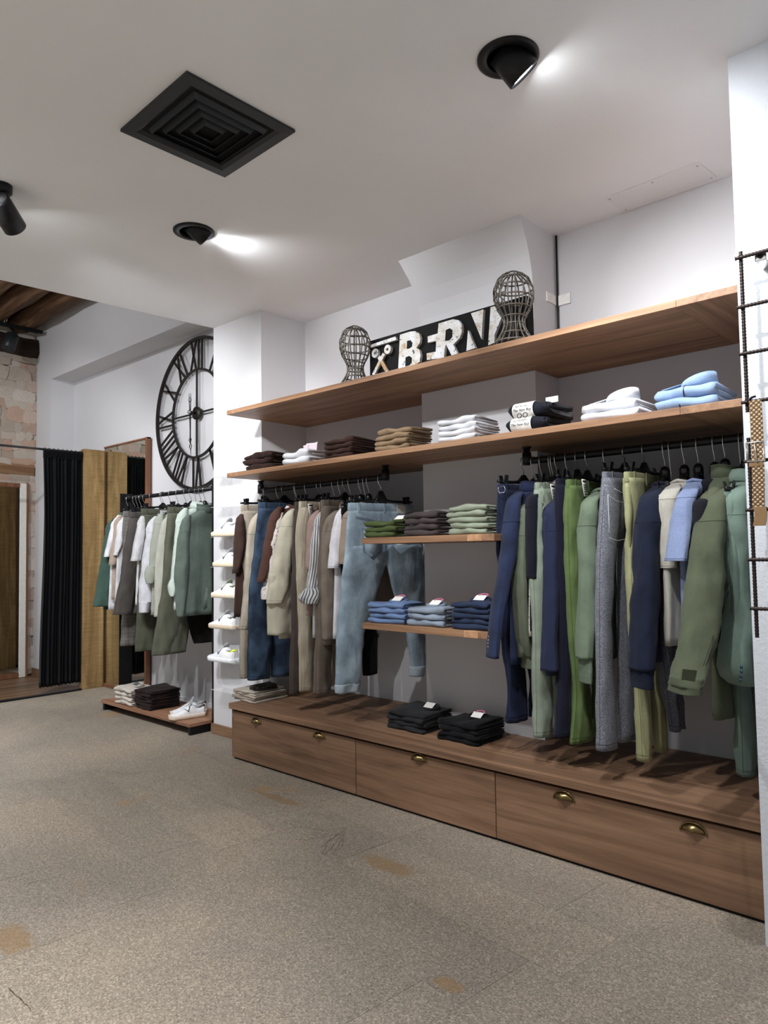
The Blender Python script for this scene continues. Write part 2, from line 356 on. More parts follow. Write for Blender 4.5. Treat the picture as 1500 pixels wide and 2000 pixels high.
def slab_mesh(L, W):
    h = .0011; e = .0016; x, y = L/2-h, W/2-h
    m = MB(); m.loft([[(-x, -y, -.0022), (x, -y, -.0022), (x, y, -.0022), (-x, y, -.0022)], [(-x, -y, -e*.4), (x, -y, -e*.4), (x, y, -e*.4), (-x, y, -e*.4)],
            [(-x+e, -y+e, 0), (x-e, -y+e, 0), (x-e, y-e, 0), (-x+e, y-e, 0)]], smooth=False)
    me = m.mesh('stone_slab', (0, 0, 0)); bm = bmesh.new(); bm.from_mesh(me); bmesh.ops.recalc_face_normals(bm, faces=bm.faces); bm.to_mesh(me); bm.free(); me.materials.append(FLOORM); return me
SL = {L: slab_mesh(L, .317) for L in (.62, .86, 1.1, 1.42)}
an = math.radians(-6.3); ux = np.array([math.cos(an), math.sin(an)]); vx = np.array([-math.sin(an), math.cos(an)])
for r in range(-1, 11):
    v = .886+(r-2)*.317+.1585; u = -8.2+rnd.uniform(0, .8)
    while u < 1.4:
        L = rnd.choice(list(SL)); c = ux*(u+L/2)+vx*v; u += L
        ends = [ux*(u-L)+vx*v, ux*u+vx*v]
        if max(e[0] for e in ends) < -6.86 or min(e[0] for e in ends) > .55 or min(e[1] for e in ends) > 3.4: continue
        p = [np.array([*e, 0])-CAMP for e in ends+[c]]
        if not any(np.dot(q, FW) > .3 and abs(np.dot(q, RT)/np.dot(q, FW)) < 1.3 for q in p): continue
        o = bpy.data.objects.new('stone_slab', SL[L]); col.objects.link(o); o.parent = fl; o.location = (c[0], c[1], 0); o.rotation_euler = (0, 0, an)
# natural dark veins of the stone
def vein(px, wd, r):
    P = []
    for (a, b) in zip(px, px[1:]):
        for q in range(7): t = q/7; P.append(PZ(a[0]+(b[0]-a[0])*t+r.uniform(-2.2, 2.2), a[1]+(b[1]-a[1])*t+r.uniform(-1.3, 1.3), .0004))
    P.append(PZ(*px[-1], .0004)); return P
vr = random.Random(4); vm = MB()
for px, wd in (([(692, 1612), (640, 1622), (585, 1616), (542, 1620)], .0022), ([(686, 1616), (630, 1630), (578, 1629)], .002), ([(680, 1620), (650, 1632), (600, 1640), (572, 1638)], .0018), ([(676, 1624), (648, 1636), (632, 1652), (618, 1658)], .0026), ([(672, 1628), (655, 1645), (641, 1662), (636, 1670)], .0028),
               ([(668, 1632), (662, 1650), (650, 1668)], .0026), ([(660, 1628), (640, 1648), (628, 1668)], .0022), ([(674, 1626), (668, 1648), (660, 1662)], .002), ([(45, 1728), (70, 1722), (96, 1718)], .003), ([(14, 1928), (40, 1952), (64, 1978)], .004), ([(190, 1506), (250, 1511), (322, 1504)], .003), ([(215, 1512), (270, 1515)], .002)):
    P = vein(px, wd, vr); L = []; n_ = len(P)
    for i, p in enumerate(P):
        t = P[min(i+1, n_-1)]-P[max(i-1, 0)]; t /= np.linalg.norm(t)+1e-9; nn = np.array([-t[1], t[0], 0])*wd*.5*vr.uniform(.5, 1.3)*min(1, (n_-i)/6, (i+1)/3)
        L.append([p-nn, p+nn])
    vm.loft(L, caps=False, closed=False, smooth=False)
vo_ = vm.build('stone_veins', mat_plain('stone_vein', (86, 76, 62), .9, 0, .1), fl); vo_['kind'] = 'stuff'
# changing cabin floor
CABF = mat_wood('cabin_plank', (70, 50, 34), (112, 84, 60), (146, 114, 86), 1, .45)
cf = struct('floor_cabin', MB().box(-8.1, -6.86, .9, 3.13, -.003, .004), SHADOWGAP)
for k in range(8):
    MB().box(-8.095+k*.154, -8.095+k*.154+.151, .9, 3.12, .004, .012).build('plank', CABF, cf, .0015)
MB().box(-6.86, -6.81, .9, 3.1, 0, .016).build('threshold', BLK, cf)
# access panel in the ceiling, with screws
ap = thing('access_panel', (-1.22, 3.25, ZC-.004), 'white screwed access panel flush in the ceiling above the long shelf', 'panel')
MB().prism([(-1.447, 3.17, ZC-.004), (-1.007, 3.155, ZC-.004), (-.99, 3.345, ZC-.004), (-1.44, 3.365, ZC-.004)], (0, 0, .004)).build('plate', mat_plaster('panel_white', (224, 224, 225), .05), ap, .0015)
for x, y in ((-1.43, 3.19), (-1.22, 3.18), (-1.02, 3.18), (-1.01, 3.33), (-1.42, 3.345)):
    MB().cyl((x, y, ZC-.0055), (x, y, ZC-.003), .005, n=10).build('screw', STEEL, ap)
# ceiling diffuser
vent = thing('ceiling_vent', (-2.333, 1.545, ZC), 'square black ceiling air vent with concentric louvre frames', 'vent')
ca = -.012
def sq_ring(h0, h1, z0, z1, m, name, t=.003):
    mb = MB(); c = np.array([-2.333, 1.545]); R = []
    for h, z in ((h0, z0), (h1, z1), (h1-.001, z1+t), (h0-.001, z0+t), (h0, z0)):
        R.append([(c[0]+sx*h*math.cos(ca)-sy*h*math.sin(ca), c[1]+sx*h*math.sin(ca)+sy*h*math.cos(ca), z) for sx, sy in ((-1, -1), (1, -1), (1, 1), (-1, 1))])
    mb.loft(R, caps=False, smooth=False); return mb.build(name, m, vent)
VENTM = mat_plain('vent_black', (38, 41, 44), .5)
sq_ring(.243, .2, ZC-.012, ZC-.014, VENTM, 'frame', .011); sq_ring(.2, .185, ZC-.014, ZC-.004, VENTM, 'frame_lip')
for h in (.155, .118, .08, .04): sq_ring(h+.012, h, ZC-.003, ZC-.022, VENTM, 'louvre', .0025)
MB().box(-2.52, -2.146, 1.36, 1.73, ZC-.0015, ZC-.0005).build('plenum', mat_plain('plenum_black', (8, 8, 9), .9), vent)
# recessed spotlights
def recessed(x, y, aim, label, power, up):
    t = thing('recessed_spotlight', (x, y, ZC), label, 'spotlight', 'recessed spotlights in the white ceiling')
    MB().lathe([(.105, 0), (.105, -.006), (.098, -.009), (.074, -.009), (.072, -.004), (.072, 0)], (x, y, ZC), 48).build('trim_ring', BLK, t)
    a = Vector((aim[0]-x, aim[1]-y, aim[2]-ZC)).normalized(); a = np.array(a)
    c = np.array([x, y, ZC+.01+up]); rr = .06
    MB().lathe([(.001, -.02), (rr, -.02), (rr, .085), (rr-.004, .088), (rr-.008, .08), (rr-.008, .07)], c, 40, a).build('housing', BLK, t)
    MB().lathe([(.001, .074), (rr-.009, .074), (rr-.009, .079), (.001, .08)], c, 32, a).build('lamp_lens', LAMP, t)
    p = c+a*.095
    l = spot_light('lamp', tuple(p), tuple(p+a), power, 115, .8, .04); l.parent = t; l.location = Vector(p)-t.location; ORG[l.name] = p
    return t
recessed(-1.25, 2.02, (-.83, 2.74, 2.1), 'black recessed spotlight with its glowing lens showing, right one', 60, 0)
recessed(-3.15, 2.0, (-3.0, 3.2, 2.25), 'black recessed spotlight turned away from view, beyond the vent', 55, .028)
# ================================================================ FIXED FURNITURE
YF = 2.69
def long_shelf(z0, z1, label):
    t = thing('wall_shelf', (-2.3, 3.0, z0), label, 'shelf')
    MB().box(-3.72, -.96, YF, 3.0, z0, z1).build('board', WOODSH, t, .002)
    for a, b in ((-3.72, -2.58), (-1.83, -.96)): MB().box(a, b, 3.0, YB-.004, z0, z1).build('board', WOODSH, t, .002)
    MB().box(-2.58, -1.83, 3.0, 3.136, z0, z1).build('board', WOODSH, t, .002)
    MB().box(-3.85, -3.72, YF, YB-.004, z0, z1).build('end_board', WOODSHY, t, .002)
    MB().box(-.96, -.71, YF, YB-.004, z0, z1).build('end_board', WOODSHY, t, .002)
    return t
Z1, Z2 = 2.215, 1.806
long_shelf(2.187, Z1, 'upper long walnut wall shelf carrying the black sign and two wire heads')
long_shelf(1.777, Z2, 'lower long walnut wall shelf carrying folded clothes, rails hung beneath')
def small_shelf(x0, x1, z0, z1, label):
    t = thing('wall_shelf', ((x0+x1)/2, 2.95, z0), label, 'shelf')
    MB().box(x0, x1-.15, YF, 3.136, z0, z1).build('board', WOODSH, t, .002)
    MB().box(x1-.15, x1-.07, YF, 3.136, z0, z1).build('end_board', mat_wood('pale_end', (140, 104, 74), (180, 138, 102), (200, 158, 122), 1), t, .002)
    MB().box(x1-.07, x1, YF, 3.136, z0, z1).build('end_board', WOODSHY, t, .002)
Z3, Z4 = 1.357, .912
small_shelf(-2.635, -1.8, 1.325, Z3, 'upper short wooden shelf with green and brown folded stacks')
small_shelf(-2.635, -1.83, .88, Z4, 'lower short wooden shelf with three stacks of blue folded tops')
# drawer bench
bench = thing('drawer_bench', (-2.3, 3.0, 0), 'long low walnut drawer bench with brass cup handles along the wall', 'bench')
ZB = .347
MB().box(-3.805, -.71, 2.72, 3.135, .02, .29).build('carcass', SHADOWGAP, bench)
MB().box(-3.80, -.715, 2.665, 2.84, .312, ZB).build('top_board', WOOD, bench, .003)
MB().box(-3.80, -2.58, 2.842, YB-.003, .312, ZB).build('top_board', WOOD, bench, .003); MB().box(-1.828, -.715, 2.842, YB-.003, .312, ZB).build('top_board', WOOD, bench, .003)
MB().box(-2.578, -1.83, 2.842, 3.137, .312, ZB).build('top_board', WOOD, bench, .003)
MB().box(-3.78, -.72, 2.70, 3.13, .0, .02).build('plinth', SHADOWGAP, bench)
MB().box(-3.80, -3.785, 2.69, YB-.005, .012, .31).build('side_panel', WOODY, bench, .002)
def cup_handle(x, z, parent):
    m = MB(); R = []
    for i in range(9):
        a = math.pi*i/8; R.append([(x-.042*math.cos(a)*math.cos(b), 2.686-.026*math.sin(b)*1.0*math.sin(a)**.6-.001, z-.012+.03*math.sin(a)*(.25+.75*math.cos(b)) ) for b in [math.pi/2*k/6 for k in range(7)]])
    m.loft(R, caps=False, closed=False)
    h = m.build('handle', BRASS, parent, sol=.0025)
    f = MB(); f.tube([(x-.047*math.cos(math.pi*i/16), 2.685, z-.014+.036*math.sin(math.pi*i/16)) for i in range(17)], .0035, 6); f.build('handle_rim', BRASS, parent)
def drawer(x0, x1, hs):
    d = MB().box(x0, x1, 2.688, 2.72, .012, .296).build('drawer_front', WOOD, bench, .003)
    for px, py in hs:
        p = PY(px, py, 2.685); cup_handle(p[0], p[2], d)
drawer(-3.785, -2.698, ((500, 1409), (623, 1437))); drawer(-2.694, -1.825, ((818, 1481),)); drawer(-1.821, -.72, ((1101, 1556), (1354, 1619)))
# hanging rails under the lower shelf
YR, ZR = 2.98, 1.708
def rail(x0, x1, label):
    t = thing('clothes_rail', ((x0+x1)/2, YR, ZR), label, 'clothes rail')
    MB().tube([(x0, YR, 1.777), (x0, YR, ZR+.02), (x0+.006, YR, ZR+.006), (x0+.02, YR, ZR), (x1-.02, YR, ZR), (x1-.006, YR, ZR+.006), (x1, YR, ZR+.02), (x1, YR, 1.777)], .0165, 14).build('pipe', BLK, t)
    for x in (x0, x1):
        MB().cyl((x, YR, 1.770), (x, YR, 1.777), .023, n=20).build('flange', BLK, t); MB().lathe([(.0215, -.03), (.0225, 0), (.0215, .03)], (x, YR, ZR+.012), 16).build('elbow', BLK, t)
rail(-3.89+.02, -2.72, 'black pipe clothes rail under the left half of the lower shelf')
rail(-1.795, -.73, 'black pipe clothes rail under the right half of the lower shelf')
# rack beside the column
ZK, YK = 1.775, 3.03
rack = thing('garment_rack', (-5.15, 3.05, 0), 'black steel garment rack with low wooden shelf under the clock', 'garment rack')
MB().box(-5.83, -4.485, 2.815, 3.22, .058, .082).build('shelf_board', RACKW, rack, .002)
for x in (-5.815, -4.52): MB().box(x, x+.03, 2.825, 3.2, 0, .057).build('foot', BLK, rack, .002)
MB().box(-5.78, -4.53, 3.17, 3.19, .01, .057).build('cross_bar', BLK, rack)
MB().box(-5.83, -5.818, 2.97, 3.085, .082, 1.82).build('post', BLK, rack, .001); MB().box(-4.485, -4.455, 3.0, 3.045, 0, 1.83).build('post', BLK, rack, .001)
MB().cyl((-5.818, YK, ZK), (-4.485, YK, ZK), .0165, n=14).build('rail', BLK, rack)
for x in (-5.815, -4.5): MB().cyl((x, YK, ZK), (x+.015, YK, ZK), .026, n=16).build('collar', BLK, rack)
# wall clock
cx_, cz_, cy_ = -5.205, 2.482, 3.335
clock = thing('wall_clock', (cx_, cy_, cz_), 'huge skeleton wall clock with dark iron Roman numerals above the rack', 'clock')
def ring(r, t, d, name):
    m = MB(); m.loft([[(cx_+rr*math.cos(a), yy, cz_+rr*math.sin(a)) for rr, yy in ((r-t, cy_-d), (r, cy_-d), (r, cy_+d), (r-t, cy_+d))] for a in [2*math.pi*k/96 for k in range(97)]], caps=False, smooth=False)
    m.build(name, IRON, clock)
ring(.655, .026, .012, 'outer_ring'); ring(.385, .018, .009, 'inner_ring')
def bar(m, p, q, wd, d=.006):
    p, q = np.array(p), np.array(q); t = (q-p)/np.linalg.norm(q-p); n = np.array([-t[1], t[0]])*wd/2
    c = [p-n, p+n, q+n, q-n]; m.prism([(cx_+a[0], cy_-d, cz_+a[1]) for a in c], (0, 2*d, 0))
NUM = ['XII', 'I', 'II', 'III', 'IIII', 'V', 'VI', 'VII', 'VIII', 'IX', 'X', 'XI']
for k, s in enumerate(NUM):
    a = math.pi/2-k*math.pi/6; rd = np.array([math.cos(a), math.sin(a)]); tg = np.array([math.sin(a), -math.cos(a)])
    wds = {'I': .05, 'V': .105, 'X': .105}; W = sum(wds[c] for c in s); x = -W/2; m = MB(); r0, r1 = .378, .638
    for c in s:
        xc = x+wds[c]/2; x += wds[c]; L = lambda s0, s1: bar(m, rd*r0+tg*s0, rd*r1+tg*s1, .017)
        if c == 'I': L(xc, xc)
        elif c == 'V': L(xc+.003, xc-.04); L(xc-.003, xc+.04)
        else: L(xc-.04, xc+.04); L(xc+.04, xc-.04)
    m.build('numeral', IRON, clock)
m = MB(); bar(m, (0, -.37), (0, .37), .014); m.build('vertical_bar', IRON, clock)
m = MB(); bar(m, (-.37, 0), (.37, 0), .014); m.build('horizontal_bar', IRON, clock)
MB().lathe([(.001, -.012), (.055, -.012), (.055, .012), (.001, .012)], (cx_, cy_, cz_), 32, (0, -1, 0)).build('hub', IRON, clock)
def hand(L, ang, y, w):
    m = MB(); u = np.array([math.sin(ang), math.cos(ang)]); n = np.array([u[1], -u[0]])
    def pr(pts): m.prism([(cx_+(u*a+n*b)[0], y, cz_+(u*a+n*b)[1]) for a, b in pts], (0, -.003, 0))
    pr([(-.08, -.004), (L*.7, -w), (L*.7, w), (-.08, .004)])
    for s in (-1, 1):
        pr([(L*.7, s*.003), (L*.78, s*.022), (L*.78, s*.014), (L*.71, 0)]); pr([(L*.78, s*.022), (L*.86, s*.003), (L*.85, 0), (L*.78, s*.014)])
        pr([(-.08, s*.003), (-.105, s*.014), (-.105, s*.009), (-.085, 0)]); pr([(-.105, s*.014), (-.13, 0), (-.126, 0), (-.105, s*.009)])
    pr([(L*.85, -.004), (L, 0), (L*.85, .004)]); pr([(-.125, -.003), (-.165, 0), (-.125, .003)])
    m.build('hand', BLK, clock)
hand(.30, math.pi+.02, cy_-.06, .008); hand(.375, math.pi-.05, cy_-.068, .007)
MB().cyl((cx_, cy_-.012, cz_), (cx_, cy_-.07, cz_), .012, n=14).build('spindle', BLK, clock); MB().lathe([(.017, 0), (.016, .012), (.008, .019), (.001, .02)], (cx_, cy_-.068, cz_), 16, (0, -1, 0)).build('cap', CHROME, clock)
# tall mirror on the niche wall, plank post, cabin curtain and rod
MIRR = NT('mirror_glass', .01, 1); MIRR.b.inputs['Metallic'].default_value = 1; MIRR.color((.86, .88, .86, 1)); MIRR = MIRR.m
FRW = mat_wood('mirror_frame_wood', (92, 60, 42), (128, 86, 62), (150, 106, 80), 2)
mi = thing('wall_mirror', (-6.4, 3.345, .0), 'tall wood-framed mirror reflecting the black curtain, behind the rack', 'mirror')
mx0, mx1, mz = -6.86, -6.005, 2.375
MB().box(mx0+.006, mx1-.012, 3.335, 3.345, .03, mz-.015).build('mirror_pane', MIRR, mi)
MB().box(mx0, mx0+.007, 3.33, 3.36, .0, mz).build('frame_side', FRW, mi, .001); MB().box(mx1-.03, mx1, 3.318, 3.36, .0, mz).build('frame_side', FRW, mi, .001)
MB().box(mx0, mx1, 3.322, 3.36, mz-.015, mz).build('frame_top', FRW, mi, .001); MB().box(mx0, mx1, 3.322, 3.36, .0, .03).build('frame_bottom', FRW, mi, .001)
def mat_sawn():
    t = NT('sawn_oak', .8, .2); v = t.coord('Object', (9, 9, .9)); a = t.noise(v, 1.2, 5, .6, 1.); sw = t.noise(t.coord('Object', (3, 3, 90)), 1.5, 3, .7); mk = t.noise(t.coord('Object', (16, 16, 70)), 1.2, 4, .7)
    c = t.ramp(a, [(.25, lin((104, 82, 52))), (.5, lin((144, 116, 76))), (.75, lin((176, 148, 106)))])
    c = t.mix(.6, c, t.ramp(sw, [(.35, (.66, .62, .58)), (.6, (1.08, 1.08, 1.08))]), 'MULTIPLY'); c = t.mix(.8, c, t.ramp(mk, [(.3, (.3, .24, .2)), (.36, (1, 1, 1))]), 'MULTIPLY')
    t.color(c); t.bump(sw, .4, .004); return t.m
pk = thing('plank_post', (-6.87, 3.2, 0), 'rough-sawn wide oak plank standing between the curtain and mirror', 'wooden post')
MB().box(-6.91, -6.83, 3.112, 3.318, 0, 2.335).build('plank', mat_sawn(), pk, .004)
rodm = thing('curtain_rod', (-6.83, 2.4, 2.295), 'thin dark steel curtain rod across the changing cabin', 'curtain rod')
MB().cyl((-6.87, 1.3, 2.298), (-6.87, 3.13, 2.298), .011, n=12).build('rod', mat_plain('rod_steel', (90, 90, 92), .3, .9), rodm)
cu = thing('curtain', (-6.87, 2.92, .06), 'floor-length black pleated curtain drawn back at the cabin', 'curtain')
m = MB(); R = []
for i in range(22):
    zt = i/21; z = 2.262-2.19*zt; row = []
    for j in range(141):
        s = j/140; amp = .012+.022*min(1, zt*2.5); spread = 1.0-.03*math.sin(zt*2.2)
        y0 = 2.735-.004+.012*math.sin(zt*5)
        row.append((-6.87+amp*math.sin(s*2*math.pi*11+.5*math.sin(s*7)+.25*math.sin(zt*3))+.012*math.sin(s*2*math.pi*4+zt*2), y0+(3.105-y0)*s*spread+.006*math.cos(s*2*math.pi*11), z))
    R.append(row)
m.loft(R, caps=False, closed=False)
CUR = mat_fabric('black_curtain', (20, 22, 27), rough=.85); m.build('cloth', CUR, cu, sol=.003)
m = MB(); R = []
for i in range(9):
    z = 2.262+.075*math.sin(i/8*math.pi/2)*(1 if i < 8 else .96); row = [(-6.87+(.014+.016*math.sin(i/8*math.pi))*math.sin(s*2*math.pi*24+.9*math.sin(s*13))*(1.3 if i > 5 else 1), 2.735+.37*s, z-.045+.006*math.sin(s*90+i)) for s in [j/240 for j in range(241)]]
    R.append(row)
m.loft(R, caps=False, closed=False); m.build('gathered_header', CUR, cu, sol=.003)
for k in range(9):
    y = 2.75+k*.042; MB().tube([(-6.87+.019*math.cos(a), y, 2.293+.022*math.sin(a)) for a in [2*math.pi*q/12 for q in range(13)]], .0025, 6, False).build('ring', IRON, cu)
# white-framed mirror leaning on the stone wall
m2 = thing('standing_mirror', (-8.03, 2.75, .012), 'white-framed standing mirror leaning against the stone wall in the cabin', 'mirror')
WHT = mat_plain('white_paint', (226, 224, 218), .5)
def lean(x, z): return -7.985-(z/2.09)*.035+x
def lbox(y0, y1, z0, z1, x0, x1, name, mm): MB().hexa([(lean(x, z), y, z) for z in (z0, z1) for y in (y0, y1) for x in (x0, x1)]).build(name, mm, m2, .002)
lbox(2.25, 2.97, .06, 2.03, -.004, .004, 'mirror_pane', MIRR)
lbox(2.955, 3.02, .015, 2.075, -.01, .012, 'frame_side', WHT); lbox(2.2, 2.25, .015, 2.075, -.01, .012, 'frame_side', WHT); lbox(2.25, 2.955, 2.03, 2.075, -.01, .012, 'frame_top', FRW); lbox(2.25, 2.955, .015, .06, -.01, .012, 'frame_bottom', FRW)
lbox(3.02, 3.04, .015, 2.085, -.012, .016, 'frame_edge', FRW)
# ------------------------------------------------ track lights
trk = thing('track_light', (-7.8, 2.85, 3.7), 'black track bar with a cylinder spot hung from the old beams', 'track light')
MB().box(-7.82, -7.78, 1.9, 3.08, 3.685, 3.72).build('track_bar', BLK, trk, .002)
a0 = np.array(PX(25, 655, -7.78)); a1 = np.array(PX(18, 690, -7.78)); ax = (a1-a0)/np.linalg.norm(a1-a0)
a1 = a0+np.array([.03, -.06, -.17])
MB().lathe([(.001, 0), (.062, 0), (.065, .003), (.065, .175), (.058, .178), (.056, .165), (.001, .165)], a0, 28, a1-a0).build('spot_housing', mat_plain('graphite', (40, 43, 48), .4), trk)
MB().tube([(-7.8, a0[1], 3.69), (-7.79, a0[1]+.005, 3.65), a0+np.array([0, 0, -.02])], .012, 8).build('stem', BLK, trk)
m = MB(); pts = [(-7.8+.012*math.sin(i*.7), PX(13, 560, -7.8)[1]+.02*math.sin(i*.45), 3.99-i*.0265) for i in range(12)]; m.tube(pts, .006, 6); m.build('twisted_cord', mat_plain('cord', (196, 176, 140), .8), trk)
MB().cyl((-7.8, 2.72, 3.722), (-7.8, 2.72, 3.9), .005, n=6).build('hanger_wire', STEEL, trk)
def surface_spot(bx, by, aim, label, power):
    t = thing('surface_spotlight', (bx, by, ZC), label, 'spotlight')
    MB().lathe([(.001, 0), (.045, 0), (.045, -.032), (.041, -.036), (.001, -.036)], (bx, by, ZC), 32).build('base', BLK, t)
    d = np.array(aim)-np.array([bx, by, ZC-.16]); d /= np.linalg.norm(d); c = np.array([bx, by, ZC-.075])-d*.02
    top = c-d*.015+np.array([0, 0, -.02])
    MB().tube([(bx, by, ZC-.03), (bx, by, ZC-.07), tuple(c+d*.04)], .011, 10).build('knuckle', BLK, t)
    MB().lathe([(.001, 0), (.036, 0), (.05, .002), (.052, .008), (.052, .155), (.048, .158), (.046, .14), (.001, .138)], top, 36, d).build('housing', BLK, t)
    hs = MB(); e1 = np.cross(d, [0, 0, 1.]); e1 /= np.linalg.norm(e1); e2 = np.cross(d, e1)
    for k in range(28):
        a = 2*math.pi*k/28; rr = math.cos(a)*e1+math.sin(a)*e2; tt = -math.sin(a)*e1+math.cos(a)*e2
        hs.prism([top+rr*.015-tt*.0008, top+rr*.045-tt*.0014, top+rr*.045+tt*.0014, top+rr*.015+tt*.0008], -d*.0025)
    hs.build('heat_sink', mat_plain('fin_grey', (120, 120, 122), .4, .6), t); MB().lathe([(.001, 0), (.013, 0), (.012, .003), (.001, .003)], top, 20, -d).build('heat_sink_cap', mat_plain('cap_grey', (130, 130, 132), .4, .4), t)
    MB().lathe([(.001, .139), (.036, .139), (.036, .141), (.001, .141)], top, 24, d).build('lamp_lens', LAMP, t)
    p = top+d*.162; l = spot_light('lamp', tuple(p), tuple(p+d), power, 80, .6, .035); l.parent = t; l.location = Vector(p)-t.location; ORG[l.name] = p
sb = PZ(3, 362, ZC)
surface_spot(sb[0], sb[1], (-5.0, 3.2, 1.5), 'black cylinder spotlight on a ceiling mount at the left edge', 80)
# ------------------------------------------------ sign on the upper shelf
YS = 2.90; SG = mat_plain('sign_black', (15, 15, 16), .75, 0, .15); 
def mat_worn():
    t = NT('worn_white_paint', .55, .4); v = t.coord(); n = t.noise(v, 38, 6, .7); n2 = t.noise(v, 14, 4, .6); n3 = t.noise(v, 120, 3, .7)
    c = t.ramp(n2, [(.4, lin((206, 208, 212))), (.58, lin((188, 184, 176))), (.68, lin((160, 128, 88)))])
    c = t.mix(t.ramp(n, [(.60, (0, 0, 0)), (.64, (1, 1, 1))]), c, lin((46, 42, 38))); c = t.mix(t.ramp(n3, [(.62, (0, 0, 0)), (.68, (1, 1, 1))]), c, lin((90, 86, 80)))
    t.color(c); return t.m
WORN = mat_worn()
sx0 = PY(722, 690, YS)[0]; sx1 = PY(1030, 640, YS)[0]; sz1 = PY(760, 655, YS)[2]
sign = thing('shop_sign', ((sx0+sx1)/2, YS, Z1), 'black sign with worn white lettering and scissors emblem between wire heads', 'sign')
MB().box(sx0, sx1, YS, YS+.06, Z1, sz1).build('backboard', SG, sign, .002)
def sp(zx, zy): p = PY(715+zx*.22, 590+zy*.22, YS-.02); return (p[0], YS-.02, p[2])
def smooth_poly(P, k=3):
    out = []; n = len(P)
    for i in range(n):
        p0, p1, p2, p3 = [np.array(P[(i+e) % n], float) for e in (-1, 0, 1, 2)]
        a1 = np.linalg.norm(p2-p1)
        for t in [q/k for q in range(k)]:
            out.append(tuple(.5*((2*p1)+(-p0+p2)*t*.9+(2*p0-5*p1+4*p2-p3)*t*t*.9+(-p0+3*p1-3*p2+p3)*t**3*.9)) if a1 < 62 and t > 0 else tuple(p1+(p2-p1)*t))
    return out
LET = [('letter_bar', [[(38, 380), (260, 305), (268, 335), (40, 404)]], []),
 ('letter', [[(300, 290), (390, 262), (435, 258), (468, 278), (482, 320), (475, 365), (445, 405), (472, 425), (484, 470), (475, 530), (440, 552), (350, 575), (285, 596)]],
  [[(365, 345), (395, 338), (410, 360), (408, 395), (385, 412), (362, 416)], [(352, 490), (385, 478), (408, 495), (405, 540), (385, 562), (348, 572)]]),
 ('letter', [[(643, 190), (770, 152), (820, 160), (848, 200), (850, 265), (830, 320), (772, 378), (812, 456), (758, 474), (712, 380), (704, 384), (690, 494), (540, 514), (538, 455), (618, 440), (622, 345), (548, 360), (546, 305), (636, 278)]],
  [[(708, 248), (745, 232), (768, 250), (766, 310), (740, 340), (702, 346)]]),
 ('letter', [[(905, 250), (970, 408), (890, 434)], [(930, 100), (1040, 65), (1025, 330)]], []),
 ('letter', [[(1105, 45), (1140, 35), (1205, 130), (1140, 290), (1140, 360), (1083, 384)]], [])]
for nm, polys, holes in LET:
    mb = MB()
    for poly in polys: mb.prism([sp(*p) for p in poly], (0, .018, 0))
    lo = mb.build(nm, WORN, sign)
    for h in holes: MB().prism([(p[0], YS-.0212, p[2]) for p in [sp(*q) for q in h]], (0, .0015, 0)).build('letter_counter', SG, lo)
for a, b in (((66, 648), (160, 458)), ((190, 622), (112, 486))):
    a = np.array(sp(*a)); b = np.array(sp(*b)); t = (b-a)/np.linalg.norm(b-a); n = np.cross(t, [0, 1, 0])*.011; e = np.array([0, -.002 if a[0] < b[0] else 0, 0])
    MB().prism([a-n*.6+e, b-n+e, b+n+e, a+n*1.1+e], (0, .014, 0)).build('scissor_blade', WORN, sign)
for c in ((82, 455), (192, 420)):
    c = np.array(sp(*c)); r0 = .026; m = MB()
    m.loft([[(c[0]+r*math.cos(q)*.95, y, c[2]+r*math.sin(q)) for r, y in ((r0, c[1]-.003), (r0, c[1]+.016), (.008, c[1]+.016), (.008, c[1]-.003))] for q in [2*math.pi*k/24 for k in range(25)]], caps=False, smooth=False); m.build('scissor_ring', WORN, sign)
# wire mannequin heads
WIRE = mat_plain('grey_wire', (104, 99, 92), .45, .5)
def wire_head(px0, px1, ptop, label, Y=2.82, seed=0):
    pc = (px0+px1)/2; top = PY(pc, ptop, Y); hw = (px1-px0)/2*fwd(top)/F; H = top[2]-Z1; S = hw/.253
    t = thing('wire_head', (top[0], Y, Z1), label, 'wire head', 'wire mannequin heads on the upper shelf')
    prof = [(0, .06), (.03, .13), (.10, .2), (.24, .253), (.38, .248), (.5, .21), (.6, .155), (.68, .128), (.76, .137), (.86, .18), (.96, .245), (1., .25)]
    def pr(h):
        for (a, ra), (b, rb) in zip(prof, prof[1:]):
            if a <= h <= b: u = (h-a)/(b-a); u = u*u*(3-2*u) if 0 else u; return ra+(rb-ra)*u
        return .25
    def P(h, a): r = pr(h)*S; return (top[0]+r*math.cos(a), Y+r*1.08*math.sin(a), Z1+H*(1-h)+.004)
    for k in range(16):
        a = 2*math.pi*k/16+.1+seed
        MB().tube([P(h/24, a) for h in range(25)], .0034, 6).build('upright_wire', WIRE, t)
    for h in (0., .1, .22, .36, .5, .62, .72, .85, .97):
        MB().tube([P(h, 2*math.pi*k/32) for k in range(33)], .0036, 6, False).build('hoop_wire', WIRE, t)
    rr = random.Random(seed+3); f0 = -math.pi*.62
    for k in range(3):   # brow, nose and mouth wires
        m = MB(); m.tube([P(.27+.09*k+.035*math.sin(i*1.9+k), f0-.55+i*.11) for i in range(11)], .004, 6); m.build('face_wire', WIRE, t)
    return t
wire_head(664, 722, 640, 'smaller-looking wire mannequin head left of the black sign', 2.83, 0)
wire_head(964, 1040, 535, 'wire mannequin head in front of the right end of the sign', 2.78, .2)
